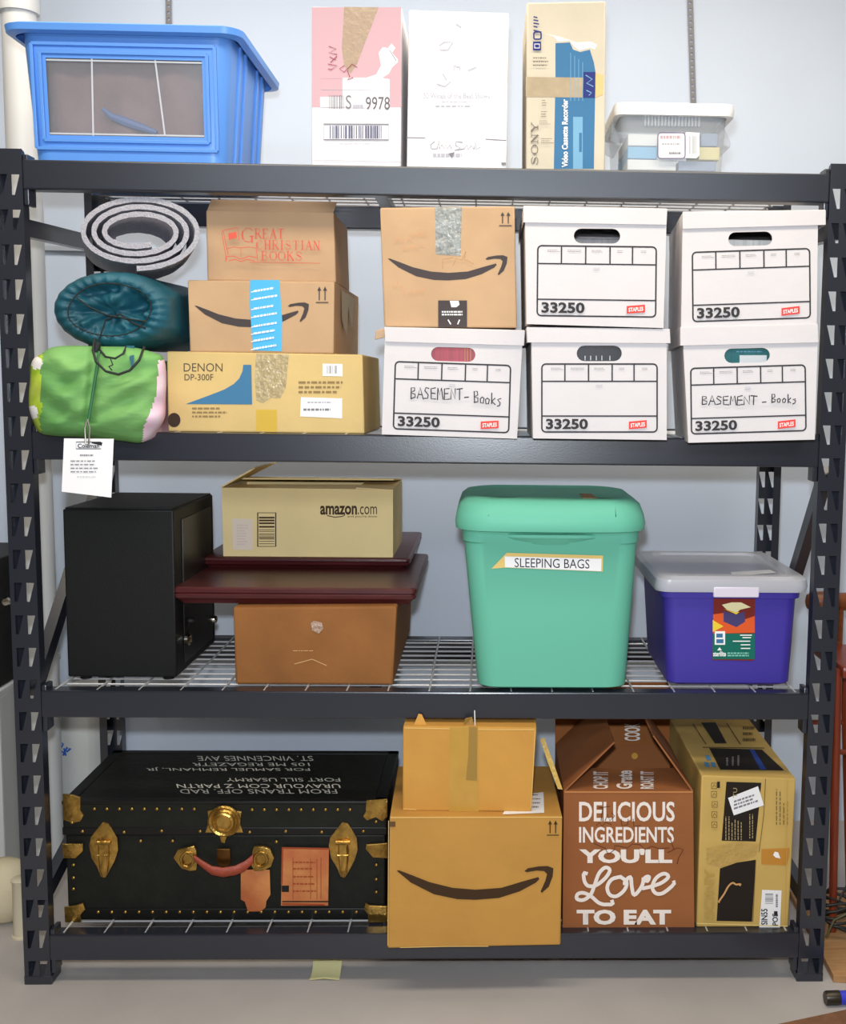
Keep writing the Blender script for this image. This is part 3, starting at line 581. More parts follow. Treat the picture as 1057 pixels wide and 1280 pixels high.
patch(k.root, 'tape', k.face, [(544.5, 318), (575.5, 320), (577, 259), (543.5, 259)], mat('shiny_tape', (150, 160, 160), .1, alpha=.72, spec=1., var=.3, scale=70, bump=.8, bscale=70), .0012)
mb = MB(); q = at(471, 413, -.02); mb.hexa([at(468, 425, -.03), at(481, 422, -.03), at(481, 410, -.03), at(470, 413, -.03), at(468, 425, -.02), at(481, 422, -.02), at(481, 410, -.02), at(470, 413, -.02)], card('torn_edge', (190, 160, 130)), .002)
mb.build('torn_corner', rb1.root)
# rolled foam mat
mfoam = mat('white_foam', (178, 176, 184), .8, var=.12, scale=180, bump=.5, bscale=260)
mdark = mat('grey_foam', (186, 184, 194), .9, var=.2, scale=160, bump=.5, bscale=200)
mb = MB(); cx0, cy0 = 172, 290; Yf, Yb = .02, .31; pts = []
turns = 3.08; n = 150
for i in range(n + 1):
    u = i / n; a = math.radians(-62) - u * turns * 2 * math.pi; rxx = 37 + u * 41; ryy = 17 + u * 28.5
    pts.append((cx0 + 2 * (1 - u) * 0 + rxx * math.cos(a), cy0 + ryy * math.sin(a) * -1))
W3 = [at(x, y, Yf) for x, y in pts]; th = .0115
ringf = []; 
for i, p in enumerate(W3):
    t = (W3[min(i + 1, len(W3) - 1)] - W3[max(i - 1, 0)]).normalized(); nn = Vector((t.z, 0, -t.x)); e = .0005 * math.sin(i * 2.1)
    ringf.append((p - nn * (th / 2 + e), p + nn * (th / 2 + e)))
for i in range(len(ringf) - 1):
    (a0, b0), (a1, b1) = ringf[i], ringf[i + 1]; B = Vector((-.095, Yb - Yf, 0))
    mb.face([a0, a1, b1, b0], mfoam); mb.face([a1 + B, a0 + B, b0 + B, b1 + B], mfoam)
    for s_ in range(8): f0, f1 = B * (s_ / 8), B * ((s_ + 1) / 8); mb.face([a0 + f0, a0 + f1, a1 + f1, a1 + f0], mdark); mb.face([b0 + f1, b0 + f0, b1 + f0, b1 + f1], mdark)
for a, b in (ringf[0], ringf[-1]): mb.face([a, b, b + Vector((-.095, .29, 0)), a + Vector((-.095, .29, 0))], mfoam)
tag(mb.build('foam_mat', angle=60), 'rolled grey and white foam sleeping mat on top of the teal stuff sack', 'mat')
# teal stuff sack
mteal = mat('teal_nylon', (27, 86, 102), .5, var=.25, scale=9, bump=.25, bscale=45, spec=.4)
mcord = mat('black_cord', (26, 32, 30), .7)
c0 = at(138, 387, -.02); rxw = (at(217, 385, 0).x - at(60, 385, 0).x) / 2; rzh = (at(135, 337, 0).z - at(135, 436, 0).z) / 2
sack = thing('stuff_sack', (c0.x, .2, c0.z - rzh), 'dark teal nylon stuff sack with gathered drawstring end beside the upright post', 'bag')
mb = MB(); n = 96; rings = []
prof = [(.02, .030), (.14, .024), (.26, .030), (.38, .020), (.48, .026), (.56, .012), (.62, .004), (.70, -.010), (.80, -.008), (.90, .008), (.98, .035), (1.0, .07), (1.0, .16), (1.0, .30), (.97, .40), (.8, .45), (.3, .46)]
for ri, (r, y) in enumerate(prof):
    ring = []
    for j in range(n):
        a = 2 * math.pi * j / n; cr = 1.; dy = 0
        if r < .6: dy = .055 * noise.noise(Vector((r * math.cos(a) * 2.6, r * math.sin(a) * 2.6, 1.7))) + .022 * noise.noise(Vector((r * math.cos(a) * 7, r * math.sin(a) * 7, 4.2)))
        elif r < .99 and y < .05: dy = .006 * math.sin(24 * a + math.sin(3 * a) * 2) * (1 - (r - .6) / .45); cr = 1 + .006 * math.sin(24 * a)
        else: cr = 1 + .012 * math.sin(5 * a + y * 9)
        drift = max(0, y - .05) * .11
        ring.append((min(-.59, c0.x + drift + rxw * r * cr * math.cos(a) * (1 if math.cos(a) < 0 else 1.02)), -.02 + y + dy, c0.z + rzh * r * cr * math.sin(a) * (.96 if y > .1 else 1)))
    rings.append(ring)
mb.loft(rings, mteal, True, True); mb.build('sack_body', sack, angle=180)
mb = MB()
mb.tube([at(x, y, Y) for x, y, Y in ((118, 424, -.04), (116, 438, -.10), (120, 452, -.137), (132, 464, -.137), (148, 468, -.137), (162, 463, -.137), (174, 450, -.125), (180, 434, -.05))], .0028, mcord, 8)
mb.tube([at(x, y, Y) for x, y, Y in ((122, 434, -.05), (132, 446, -.125), (144, 448, -.130), (154, 442, -.12), (158, 433, -.04))], .0024, mcord, 8)
mb.tube([at(x, y, -.032) for x, y in ((122, 430), (132, 400), (150, 392), (166, 404), (182, 410))], .0018, mcord, 6)
mb.tube([at(x, y, Y) for x, y, Y in ((138, 448, -.13), (141, 456, -.137), (136, 458, -.138), (140, 463, -.137))], .0015, mcord, 6)
mb.tube([at(137 + 52 * math.cos(q) + 2 * math.sin(3 * q), 387 - 33 * math.sin(q), -.030) for q in [i * math.pi / 16 for i in range(32)]], .0014, mcord, 6, True)
mb.tube([at(x, y, -.034) for x, y in ((96, 372), (112, 384), (134, 394), (158, 398), (183, 402))], .0016, mcord, 6)
mb.build('drawcord', sack)
mb = MB(); mb.lathe([(.002, -.011), (.007, -.010), (.008, 0), (.007, .010), (.002, .011)], at(121, 434, -.07), (.3, 0, 1), mcord, 12); mb.build('cord_lock', sack)
mb = MB(); mb.face([at(158, 432, -.05), at(168, 432, -.05), at(167, 456, -.138), at(164, 458, -.138)], mteal); mb.build('pull_tab', sack)
# green bag
mgreen = mat('green_nylon', (92, 148, 80), .65, rgb2=(122, 172, 100), scale=5, bump=.55, bscale=17, spec=.3, stretch=(.8, 1, 2.2))
mlime = mat('lime_print', (150, 186, 24), .5, rgb2=(196, 214, 80), scale=26)
mpk = mat('pink_print', (238, 230, 240), .55, rgb2=(224, 160, 184), scale=9)
gx0, gx1 = at(36, 490, -.05).x, at(207, 490, 0).x; gz0, gz1 = Z2 - .002, at(120, 431, -.03).z
gb = thing('drawstring_bag', ((gx0 + gx1) / 2, .12, Z2), 'bright green drawstring bag with a white paper tag, squashed under the teal stuff sack', 'bag')
outl = [(40, 452), (52, 442), (66, 434), (90, 432), (130, 433), (165, 434), (190, 440), (204, 447), (208, 470), (207, 500), (206, 522), (196, 538), (178, 553), (150, 551), (110, 547), (70, 545), (50, 541), (42, 528), (36, 508), (37, 480)]
def smooth(P, n):
    out = []
    for i in range(len(P)):
        p0, p1, p2, p3 = [Vector(P[(i + q) % len(P)]) for q in (-1, 0, 1, 2)]
        for j in range(n):
            t = j / n; out.append(.5 * ((2 * p1) + (p2 - p0) * t + (2 * p0 - 5 * p1 + 4 * p2 - p3) * t * t + (3 * p1 - p0 - 3 * p2 + p3) * t ** 3))
    return out
so = smooth(outl, 9); cxy = Vector((122, 494)); mb = MB(); nr = 36; rows = []
def gy(r): return -.045 - .075 * math.sqrt(max(0, 1 - r ** 3.2))
for ri in range(nr + 1):
    r = max(ri / nr, .01); row = []
    for q in so:
        p = cxy + (q - cxy) * r; y = gy(r)
        a = math.atan2(p.y - 494, p.x - 122)
        dx = (p.x - (119 - (p.y - 440) * .1)) / 7.
        if 430 < p.y < 530: y += .018 * math.exp(-dx * dx)
        y += (.009 * math.sin(p.y * .15 + 2 * math.sin(p.x * .045)) * min(1, abs(p.x - 118) / 40) + .004 * math.sin(p.x * .11 + p.y * .22)) * min(1, r * 2) * (1.15 - r) * 1.6
        row.append(at(p.x, p.y, y))
    rows.append(row)
back = [[Vector((min(p.x, -.634), -.045 + d, Z2 + .002 + (p.z - Z2) * .86)) for p in rows[-1]] for d in (.08, .22, .34)]
c = Vector((sum(p.x for p in back[-1]) / len(back[-1]), .32, sum(p.z for p in back[-1]) / len(back[-1]))); back.append([c + (p - c) * .75 + Vector((0, .03, 0)) for p in back[-1]])
allr = rows + back; i0 = 0; N = len(so)
for r in allr: mb.v += r
kg, kl, kp = mb.mi(mgreen), mb.mi(mlime), mb.mi(mpk); KW = mb.mi(wht)
for a in range(len(allr) - 1):
    for j in range(N):
        j2 = (j + 1) % N; q = cxy + (so[j] - cxy) * ((min(a, nr) + .5) / nr)
        k_ = kg
        if q.x > (197 - max(0, q.y - 488) * .36 + max(0, q.y - 535) * .3 + (20 if q.y < 449 else 0)): k_ = kp
        elif (q.x - 45) ** 2 + (q.y - 455) ** 2 * .7 < 50 or (q.x - 41) ** 2 + (q.y - 517) ** 2 * .6 < 45: k_ = KW
        elif q.x < 51 + 1.5 * math.sin(q.y * .2): k_ = kl
        mb.f.append((a * N + j, a * N + j2, (a + 1) * N + j2, (a + 1) * N + j)); mb.m.append(k_)
mb.f.append(tuple((len(allr) - 1) * N + j for j in range(N))); mb.m.append(kg)
mb.f.append(tuple(reversed(range(N)))); mb.m.append(kg)
mb.build('bag_body', gb, angle=180)
mb = MB(); mb.tube([at(x, y, Y) for x, y, Y in ((124, 440, -.085), (121, 460, -.108), (117, 485, -.116), (113, 510, -.120), (110, 528, -.125))], .0035, mat('green_cord', (40, 100, 60), .6), 8); mb.build('drawcord', gb)
mb = MB(); mb.tube([at(x, y, -.130) for x, y in ((109, 524), (106, 535), (107, 555), (111, 556), (112, 535), (109, 524))], .0022, mat('steel_clip', (206, 200, 190), .2, metal=.9), 8); mb.build('clip', gb)
mb = MB(); T = [(80, 548), (112, 546), (142, 548.5), (139, 622), (77, 614.5)]; Tf = Face(at(110, 580, -.128), (0, -1, .05)); q = sub(T, Tf)
mb.hexa([q[4], q[3], q[2], q[0]] + [p + Vector((0, .0012, 0)) for p in (q[4], q[3], q[2], q[0])], pk); I = Ink(mb, Tf)
I.frame(95, 552.5, 126, 561, .9, blk); I.text('Coleman', 97, 554.5, 124, 560, blk, bold=.02); I.poly([(114, 554), (127, 557), (128, 553), (116, 552)], blk)
I.greek(100, 567, 118, 571, 1, gry); I.greek(88, 574, 130, 592, 4, gry, seed=6, fill=.3); I.greek(96, 595, 122, 597, 1, lg)
mb.build('paper_tag', gb)
# ================================================================== third shelf
mblk = mat('black_ash_vinyl', (22, 22, 22), .55, spec=.25, bump=.05, bscale=200)
sx0, sx1 = at(85, 852, .08).x, at(221, 855, .08).x; st = at(150, 637, .08).z
sp = thing('speaker', ((sx0 + sx1) / 2, .28, Z3), 'black subwoofer speaker cabinet with silver jacks standing on the third shelf', 'speaker')
mb = MB(); mb.box((sx0, .08, Z3 + .012), (sx1, .475, st), mblk, .004); mb.box((sx0 + .004, .085, st - .001), (sx1 - .004, .47, st + .004), mblk, .002); mb.build('cabinet', sp)
mb = MB(); mb.box((sx1, .15, Z3 + .03), (sx1 + .003, .44, st - .03), mat('black_panel', (22, 22, 22), .4), .001); mb.build('control_panel', sp)
msil = mat('chrome', (215, 212, 200), .15, metal=1.)
for px_, py_c, r in ((232, 799, .016), (265, 774, .011), (236, 776, .010)):
    d = ray(px_, py_c); q = CAMP + d * ((sx1 + .003 - CAMP.x) / d.x); mb = MB()
    mb.lathe([(.001, 0), (r, 0), (r, .008), (r * .7, .013), (r * .7, .006), (.001, .005)], q, (1, 0, 0), msil if r != .010 else mblk, 16); mb.build('jack', sp)
for x in (sx0 + .03, sx1 - .03):
    for y in (.12, .43): mb = MB(); mb.lathe([(.014, 0), (.016, .012)], (x, y, Z3), (0, 0, 1), mblk, 14); mb.build('foot', sp)
# brown carton, two maroon leaves, cream carton
obr = card('orange_brown', (142, 92, 48), .14)
k = Carton((291, 759), (496, 757.5), (491, 857), (294, 855.5), .06, .06, .60, obr, zb=Z3, bevel=.006); lz = k.topz
k.start('carton', 'worn orange-brown carton carrying the maroon table leaves on the third shelf'); I = k.ink
scf = ink('scuff', (206, 160, 110)); I.line([(368, 830), (390, 824), (408, 832)], 1., scf); I.greek(366, 812, 404, 815, 1, scf, seed=2, fill=.3)
k.body()
patch(k.root, 'tape', k.face, [(388, 779), (392, 776), (402, 778), (404, 786), (398, 792), (390, 788)], mat('foil_tape', (190, 160, 140), .15, alpha=.8, bump=.8, bscale=120), .002)
mmar = mat('maroon_wood', (82, 30, 32), .35, rgb2=(66, 22, 24), scale=10, stretch=(1, 12, 12), spec=.5)
def leaf(x0, x1, y0, y1, zb, th, label):
    mb = MB(); P = [(-.012, 0), (-.014, .004), (-.004, .009), (-.002, th * .45), (.004, th * .55), (.006, th * .8), (.001, th), (-.006, th)]
    P = [(-.016, 0), (-.010, th * .22), (-.002, th * .36), (0, th * .55), (-.003, th * .62), (0, th * .7), (0, th * .9), (-.004, th)]
    mb.loft([rrect((x0 + x1) / 2, (y0 + y1) / 2, x1 - x0 + 2 * e, y1 - y0 + 2 * e, .012, zb + h, 6) for e, h in P], mmar)
    return tag(mb.build('table_leaf'), label, 'table leaf', 'maroon table leaves on the third shelf')
xa, xc = at(215, 740, .08).x, at(520, 740, .08).x; t1 = .042
leaf(xa, xc, .08, .66, lz, t1, 'maroon wooden table leaf lying directly on the orange-brown carton')
z2_ = lz + t1; xa2, xc2 = atz(248, 697, z2_ + .03).x, atz(512.6, 697, z2_ + .03).x; yb_ = atz(380, 697, z2_ + .03).y
leaf(xa2, xc2, yb_, yb_ + .56, z2_, .03, 'maroon wooden table leaf set further back on top of the lower leaf')
crm = card('cream_yellow', (232, 206, 150), .04); z3_ = z2_ + .03
yb2 = yb_ + .015
k = Carton((277, 609.5), (491, 612), (491, 694), (279, 692), yb2, yb2, .32, crm, zb=z3_, skip=(4,), bevel=0)
k.start('carton', 'cream yellow carton with open top flaps resting on the maroon table leaves'); I = k.ink
dbr = ink('dark_brown', (66, 44, 22))
I.text('amazon', 400, 632, 446, 643.5, dbr, bold=.03); I.text('.com', 447, 633, 471, 643, dbr); I.line([(409, 644.5), (418, 646.5), (428, 645.5), (431, 643.5)], 1.1, dbr); I.text("and you're done", 434, 644, 471, 647.5, dbr)
I.frame(322, 641, 344.5, 683, 1.6, dbr); I.bars(323.5, 646, 343, 681, dbr, 12, False, seed=5)
k.body()
patch(k.root, 'label', k.face, [(291, 687), (316, 687.5), (316, 649), (290, 648)], mat('matte_label', (226, 206, 186), .6), .001, lambda I: I.greek(296, 655, 311, 682, 8, ink('tint', (214, 192, 180)), fill=.5))
mb = MB(); c = k.c; kv = Vector((0, 0, .002))
def slab(mb, a, b, c_, d, m, th=.004):
    n = (Vector(b) - Vector(a)).cross(Vector(d) - Vector(a)).normalized() * th; q = [Vector(p) for p in (a, b, c_, d)]; mb.hexa(q + [p - n for p in q], m)
f0 = at(330, 583.5, yb2 + .10); slab(mb, c[3], c[7], c[7] + Vector((.085, 0, .045)), c[3] + Vector((.085, .02, .05)), crm); mb.build('flap', k.root)
mb = MB(); slab(mb, c[2], c[6], c[6] + Vector((-.1, 0, -.004)), c[2] + Vector((-.1, .01, .004)), crm); mb.build('flap', k.root)
mb = MB(); slab(mb, c[7], c[6], c[6] + Vector((-.01, -.17, .012)), c[7] + Vector((.01, -.17, .01)), crm); mb.build('flap', k.root)
mb = MB(); slab(mb, c[3], c[2], c[2] + Vector((-.01, .15, .0)), c[3] + Vector((.01, .15, -.004)), crm); mb.build('flap', k.root)
# teal-green sleeping bag bin
mgr = mat('seafoam_plastic', (104, 184, 158), .5, spec=.2, bump=.02, bscale=60)
g0, g1 = at(600, 800, .0).x, 0
q0, q1 = at(597, 850, .005), at(784, 850, .005); gw = q1.x - q0.x; gcx = (q0.x + q1.x) / 2; gd = .34; u0, u1 = at(577, 668, -.02), at(800, 668, -.02); gw2 = u1.x - u0.x; gcx2 = (u0.x + u1.x) / 2
zrim = at(690, 655, -.03).z; zpl = at(690, 622, 0.0).z; gcy = .005 + gd / 2
gbn = thing('storage_bin', (gcx, gcy, Z3), 'tall seafoam green storage bin with domed lid and a printed strip label', 'bin')
mb = MB()
def gr(t, e=0., rr=.05, z=None): return rrect(gcx + (gcx2 - gcx) * t, gcy, gw + (gw2 - gw) * t + e, gd + .06 * t + e, rr, z if z is not None else Z3 + t * (zrim - Z3), 7)
mb.loft([gr(0, -.05, .04, Z3 + .002), gr(0, -.015, .05, Z3 + .008), gr(.03), gr(.5), gr(.88), gr(.89, .006), gr(1., .006)], mgr, True, False)
hxa, hxb = at(630, 672, -.025).x, at(748, 672, -.025).x; hz = at(690, 671, -.02).z; rows = []
for i in range(13):
    u = i / 12; x = hxa + u * (hxb - hxa); b = .016 * math.sqrt(max(0, 1 - (2 * u - 1) ** 4)); yy = gcy - gd / 2 - .026
    rows.append([(x, yy + .006, hz + .012), (x, yy - b, hz + .006), (x, yy - b, hz - .001), (x, yy + .003, hz - .004 - .02 * (1 - (2 * u - 1) ** 2))])
mb.loft(rows, mgr)
mb.build('body', gbn)
mb = MB(); rings = []
def lr(e, z, rr, bow=0.):
    R_ = rrect(gcx2, gcy, gw2 + e, gd + .06 + e, rr, z, 8); h = (gw2 + e) / 2
    P = []
    for i_, p in enumerate(R_):
        u = (p.x - gcx2) / h
        P.append(Vector((p.x, p.y - (bow * (1 - u * u) if p.y < gcy else 0), p.z)))
    return P
fx = [gcx2 + (i / 8 - .5) * gw2 * .7 for i in range(9)]
def lring(e, z, rr, bow):
    R_ = rrect(gcx2, gcy, gw2 + e, gd + .06 + e, rr, z, 8, fx); h = (gw2 + e) / 2
    return [Vector((p.x, p.y - (bow * (1 - min(1, abs((p.x - gcx2) / h)) ** 2) if p.y < gcy else 0), p.z)) for p in R_]
for e, z, rr, bow in ((.004, zrim - .012, .06, .0), (.030, zrim - .016, .07, .02), (.034, zrim, .07, .022), (.028, zrim + .020, .075, .02), (.012, zpl - .016, .08, .015), (-.014, zpl - .005, .08, .008), (-.05, zpl - .001, .08, .0), (-.06, zpl - .004, .08, .0), (-.14, zpl - .004, .06, 0.)): rings.append(lring(e, z, rr, bow))
mb.loft(rings, mgr, False, True); mb.build('lid', gbn, angle=50)
# the label sits on the sloping front wall
tf = lambda z: (z - Z3) / (zrim - Z3)
lz0, lz1 = at(690, 716, -.01).z, at(690, 692, -.015).z
yA = gcy - (gd + .06 * tf(lz0)) / 2; yB = gcy - (gd + .06 * tf(lz1)) / 2
lf = Face((gcx, yA, lz0), Vector((1, 0, 0)).cross(Vector((0, yB - yA, lz1 - lz0))))
patch(gbn, 'tape', lf, [(614, 711), (631, 709.5), (753, 714.5), (753.5, 694.5), (633, 691)], mat('masking_tape', (222, 190, 112), .7), .0012)
patch(gbn, 'label', lf, [(631, 709), (751, 714), (751.5, 698.5), (630.5, 695.5)], pk, .002, lambda I: I.text('SLEEPING BAGS', 643, 697.5, 736.5, 709, ink('label_black', (50, 46, 60)), sl=.02))
q = at(736, 622, gcy - gd / 2 + .02); mb = MB(); mb.hexa([(q.x - .016, gcy - gd / 2 + .02, zpl - .0035), (q.x + .018, gcy - gd / 2 + .012, zpl - .0035), (q.x + .018, gcy - gd / 2 + .012, zpl - .002), (q.x - .016, gcy - gd / 2 + .02, zpl - .002), (q.x - .014, gcy - gd / 2 + .13, zpl - .0035), (q.x + .016, gcy - gd / 2 + .13, zpl - .0035), (q.x + .016, gcy - gd / 2 + .13, zpl - .002), (q.x - .014, gcy - gd / 2 + .13, zpl - .002)], mat('old_tape', (150, 104, 44), .5)); mb.build('tape', gbn)
# purple bin
mpur = mat('purple_plastic', (66, 54, 156), .4, spec=.45, bump=.02, bscale=60); mmil = mat('milky_plastic', (205, 205, 212), .3, alpha=.72, spec=.5)
q0, q1 = at(834, 852, .06), at(988, 852, .06); pw_ = q1.x - q0.x; pcx = (q0.x + q1.x) / 2; u0, u1 = at(830, 742, .04), at(999, 742, .04); pw2 = u1.x - u0.x; pcx2 = (u0.x + u1.x) / 2; pd = .37; pcy = .06 + pd / 2; pzr = at(910, 737, .03).z
pbn = thing('storage_bin', (pcx, pcy, Z3), 'purple storage bin with milky lid and a colourful paper label', 'bin')
mb = MB(); pr_ = lambda t, e=0., rr=.03, z=None: rrect(pcx + (pcx2 - pcx) * t, pcy, pw_ + (pw2 - pw_) * t + e, pd + .03 * t + e, rr, z if z is not None else Z3 + t * (pzr - Z3), 6)
mb.loft([pr_(0, -.03, .025, Z3 + .001), pr_(0, -.006, .03, Z3 + .006), pr_(.04), pr_(.9), pr_(.905, .014), pr_(1., .016)], mpur, True, False); mb.build('body', pbn)
mb = MB(); pzt = at(910, 720, .04).z
mb.loft([rrect(pcx2, pcy, pw2 + e, pd + .03 + e, .035, z, 6) for e, z in ((.018, pzr - .006), (.040, pzr - .006), (.046, pzr + .006), (.040, pzt - .008), (.02, pzt), (-.04, pzt), (-.05, pzt - .006), (-.1, pzt - .006))], mmil, False, True); mb.build('lid', pbn)
mb = MB(); xa, xc = at(892, 735, .02).x, at(949, 735, .02).x; yq = pcy - pd / 2 - .015 - .022; mb.box((xa, yq - .002, pzr - .018), (xc, yq + .010, pzr + .008), mat('clasp_plastic', (216, 208, 222), .35), .003); mb.build('clasp', pbn)
patch(pbn, 'label', Face((0, 0, pzt - .006), (0, 0, 1)), [(915, 720), (970, 716), (962, 712), (913, 715)], pk, .002)
zA, zB = at(917, 825, .05).z, at(917, 746, .045).z; tA, tB = (zA - Z3) / (pzr - Z3), (zB - Z3) / (pzr - Z3)
plf = Face((pcx, pcy - (pd + .03 * tA) / 2, zA), Vector((1, 0, 0)).cross(Vector((0, -(.03 * (tB - tA)) / 2, zB - zA))))
def plab(I):
    I.rect(890.5, 792, 943, 824, ink('label_green', (16, 108, 92))); I.poly([(891, 792), (943, 791), (943, 770), (925, 776), (905, 766), (891, 768)], ink('label_orange', (222, 90, 40)))
    I.poly([(904, 764), (921, 768), (930, 764), (931, 777), (920, 784), (904, 777)], ink('label_slate', (70, 62, 110))); I.poly([(902, 756), (914, 753), (926, 753), (938, 759), (925, 762), (920, 766), (908, 762)], ink('label_cream', (232, 220, 170))); I.poly([(904, 761), (916, 765), (924, 765), (920, 768)], ink('label_yellow', (236, 204, 60)))
    I.poly([(890.5, 790), (890.5, 775), (904, 783)], ink('label_yellow', (236, 204, 60))); I.rect(893, 789, 906, 806, wht); I.rect(895, 792, 903, 797, blue); I.rect(895, 799, 904, 804, blue)
    for x0, y, x1 in ((925, 794, 939), (928, 797, 938), (916, 801.5, 937), (926, 806, 937), (926, 810.5, 937)): I.line([(x0, y), (x1, y)], 1.3, wht)
    I.text('sterilite', 891, 814, 907, 820.5, wht, bold=.03); I.poly([(896, 813), (902, 813), (899, 809)], wht); I.greek(909, 815, 938, 821, 2, ink('label_mint', (130, 200, 180)), fill=.6)
patch(pbn, 'label', plf, [(890, 825), (942, 826), (943.5, 746), (891.5, 745)], ink('label_maroon', (120, 36, 28)), .0015, plab)
# ================================================================== bottom shelf
# steamer trunk
mtr = mat('black_fibre', (23, 24, 19), .5, var=.2, scale=20, bump=.12, bscale=70, spec=.25); mband = mat('black_band', (17, 17, 15), .45, spec=.3)
mbr = mat('aged_brass', (178, 140, 70), .32, metal=.9, var=.3, scale=40, bump=.2, bscale=90)
tx0, tx1, ty0, ty1 = -.902, -.108, .075, .465; tz1 = at(280, 1002, .075).z; ts = at(280, 1044, .075).z
tr = thing('steamer_trunk', ((tx0 + tx1) / 2, (ty0 + ty1) / 2, Z4), 'old black steamer trunk with brass corners, latches and a red leather handle', 'trunk')
mb = MB(); mb.box((tx0 + .004, ty0 + .004, Z4), (tx1 - .004, ty1 - .004, ts - .001), mtr, .004)
mb.box((tx0, ty0, Z4), (tx1, ty1, Z4 + .030), mband, .004); mb.build('body', tr)
mb = MB(); mb.box((tx0, ty0 - .002, ts + .001), (tx1, ty1, tz1 - .002), mtr, .005); mb.box((tx0 + .03, ty0 + .028, tz1 - .003), (tx1 - .03, ty1 - .028, tz1 + .001), mtr, .001)
for a, b in (((tx0 - .001, ty0 - .003, tz1 - .008), (tx1 + .001, ty0 + .028, tz1 + .002)), ((tx0 - .001, ty1 - .028, tz1 - .008), (tx1 + .001, ty1 + .001, tz1 + .002)), ((tx0 - .001, ty0, tz1 - .008), (tx0 + .03, ty1, tz1 + .002)), ((tx1 - .03, ty0, tz1 - .008), (tx1 + .001, ty1, tz1 + .002)), ((tx0 - .001, ty0 - .004, ts + .001), (tx1 + .001, ty0 + .01, ts + .022))): mb.box(a, b, mband, .003)
tI = Ink(mb, Face((0, 0, tz1 + .001), (0, 0, 1))); wl = ink('stencil_white', (226, 222, 208))
for t, x0, y0, x1, y1, ang in (('FROM TRANS OFF. RAD', 224, 986.5, 420, 992, 180), ('URAVOUR COM Z PARTN', 220, 980, 424, 985, 180), ('FORT SILL USARMY', 282, 972.5, 424, 976.8, 180), ('FOR SAMUEL REMHANL, JR', 182, 959, 386, 963.5, 180), ('105 ME REGAZETR', 240, 953.5, 386, 957.5, 180), ('ST. VINCENNES AVE', 246, 945, 390, 951, 180)): tI.text(t, x0, y0, x1, y1, wl, bold=.0, ang=ang, sk=.35)
mb.build('lid', tr)
tF = Face((0, ty0 - .002, 0), (0, -1, 0))
def plate(nm, pts, th=.004, off=-.002, m=mbr, parent=tr, bevel=.0012):
    f = Face((0, ty0 + off, 0), (0, -1, 0)); q = sub(pts, f); n = len(q); mb = MB(); r0 = q; r1 = [p + Vector((0, -th, 0)) for p in q]; cc_ = sum(q, Vector()) / n
    r2 = [cc_ + (p - cc_) * .9 + Vector((0, -th - .0012, 0)) for p in q]
    mb.loft([r0, r1, r2], m, False, True); return mb
for pts in (((79, 992), (80, 1024), (91, 1028), (101, 1026), (105, 1018), (101, 1012), (101, 996), (92, 993)), ((478, 1026), (484, 1020), (484, 998), (458, 1000), (457, 1014), (454, 1020), (459, 1025), (470, 1021)),
            ((78, 1054), (80, 1072), (95, 1072), (104, 1063), (104, 1054)), ((484, 1072), (484, 1053), (458, 1055), (457, 1060), (466, 1071)), ((82, 1152), (81, 1133), (95, 1131), (104, 1128), (107, 1136), (101, 1143), (102, 1152)), ((484, 1152), (484, 1132), (462, 1131), (457, 1128), (455, 1136), (460, 1142), (460, 1152))):
    plate('corner_cap', pts).build('corner_cap', tr)
for cx in (130, 429):
    s_ = 1 if cx == 130 else 1
    P = [(cx - 1, 1027), (cx + 6, 1029), (cx + 12, 1038), (cx + 17, 1047), (cx + 18, 1062), (cx + 14, 1075), (cx + 6, 1090), (cx + 2, 1096), (cx - 3, 1095), (cx - 8, 1083), (cx - 15, 1072), (cx - 18, 1056), (cx - 16, 1046), (cx - 9, 1037)]
    b = plate('draw_latch', P, .004).build('draw_latch', tr)
    mb = MB(); f = Face((0, ty0 - .008, 0), (0, -1, 0)); q = sub([(cx - 6, 1050), (cx + 6, 1050), (cx + 7, 1068), (cx + 5, 1090), (cx, 1096), (cx - 4, 1090), (cx - 6, 1068)], f)
    mb.loft([q, [p + Vector((0, -.008, 0)) for p in q], [sum(q, Vector()) / 7 + (p - sum(q, Vector()) / 7) * .7 + Vector((0, -.012, 0)) for p in q]], mbr, False, True)
    a0, a1 = f.pt(cx - 9, 1052), f.pt(cx + 9, 1052); mb.tube([a0 + Vector((0, -.006, 0)), a1 + Vector((0, -.006, 0))], .006, mbr, 10)
    mb.tube([f.pt(cx - 7, 1067) + Vector((0, -.010, 0)), f.pt(cx + 7, 1067) + Vector((0, -.010, 0))], .003, mbr, 8); mb.build('latch_lever', b)
lk = plate('lock_plate', [(260, 1013), (266, 1012), (272, 1008), (288, 1008), (295, 1013), (302, 1014), (300, 1028), (304, 1040), (292, 1040), (284, 1045), (281, 1053), (277, 1052), (275, 1044), (268, 1040), (257, 1040), (261, 1028)], .004).build('lock_plate', tr)
mb = MB(); o = tF.pt(281, 1025); mb.lathe([(.040, .006), (.040, .010), (.036, .013), (.031, .010), (.028, .012), (.025, .018), (.020, .020), (.017, .015), (.001, .014)], o, (0, -1, 0), mbr, 28); mb.build('lock_dial', lk)
hp = plate('hasp', [(272, 1060), (288, 1060), (289, 1076), (285, 1082), (275, 1082), (271, 1076)], .006, m=mat('dark_brass', (96, 62, 24), .35, metal=.8)); hp.build('hasp', tr)
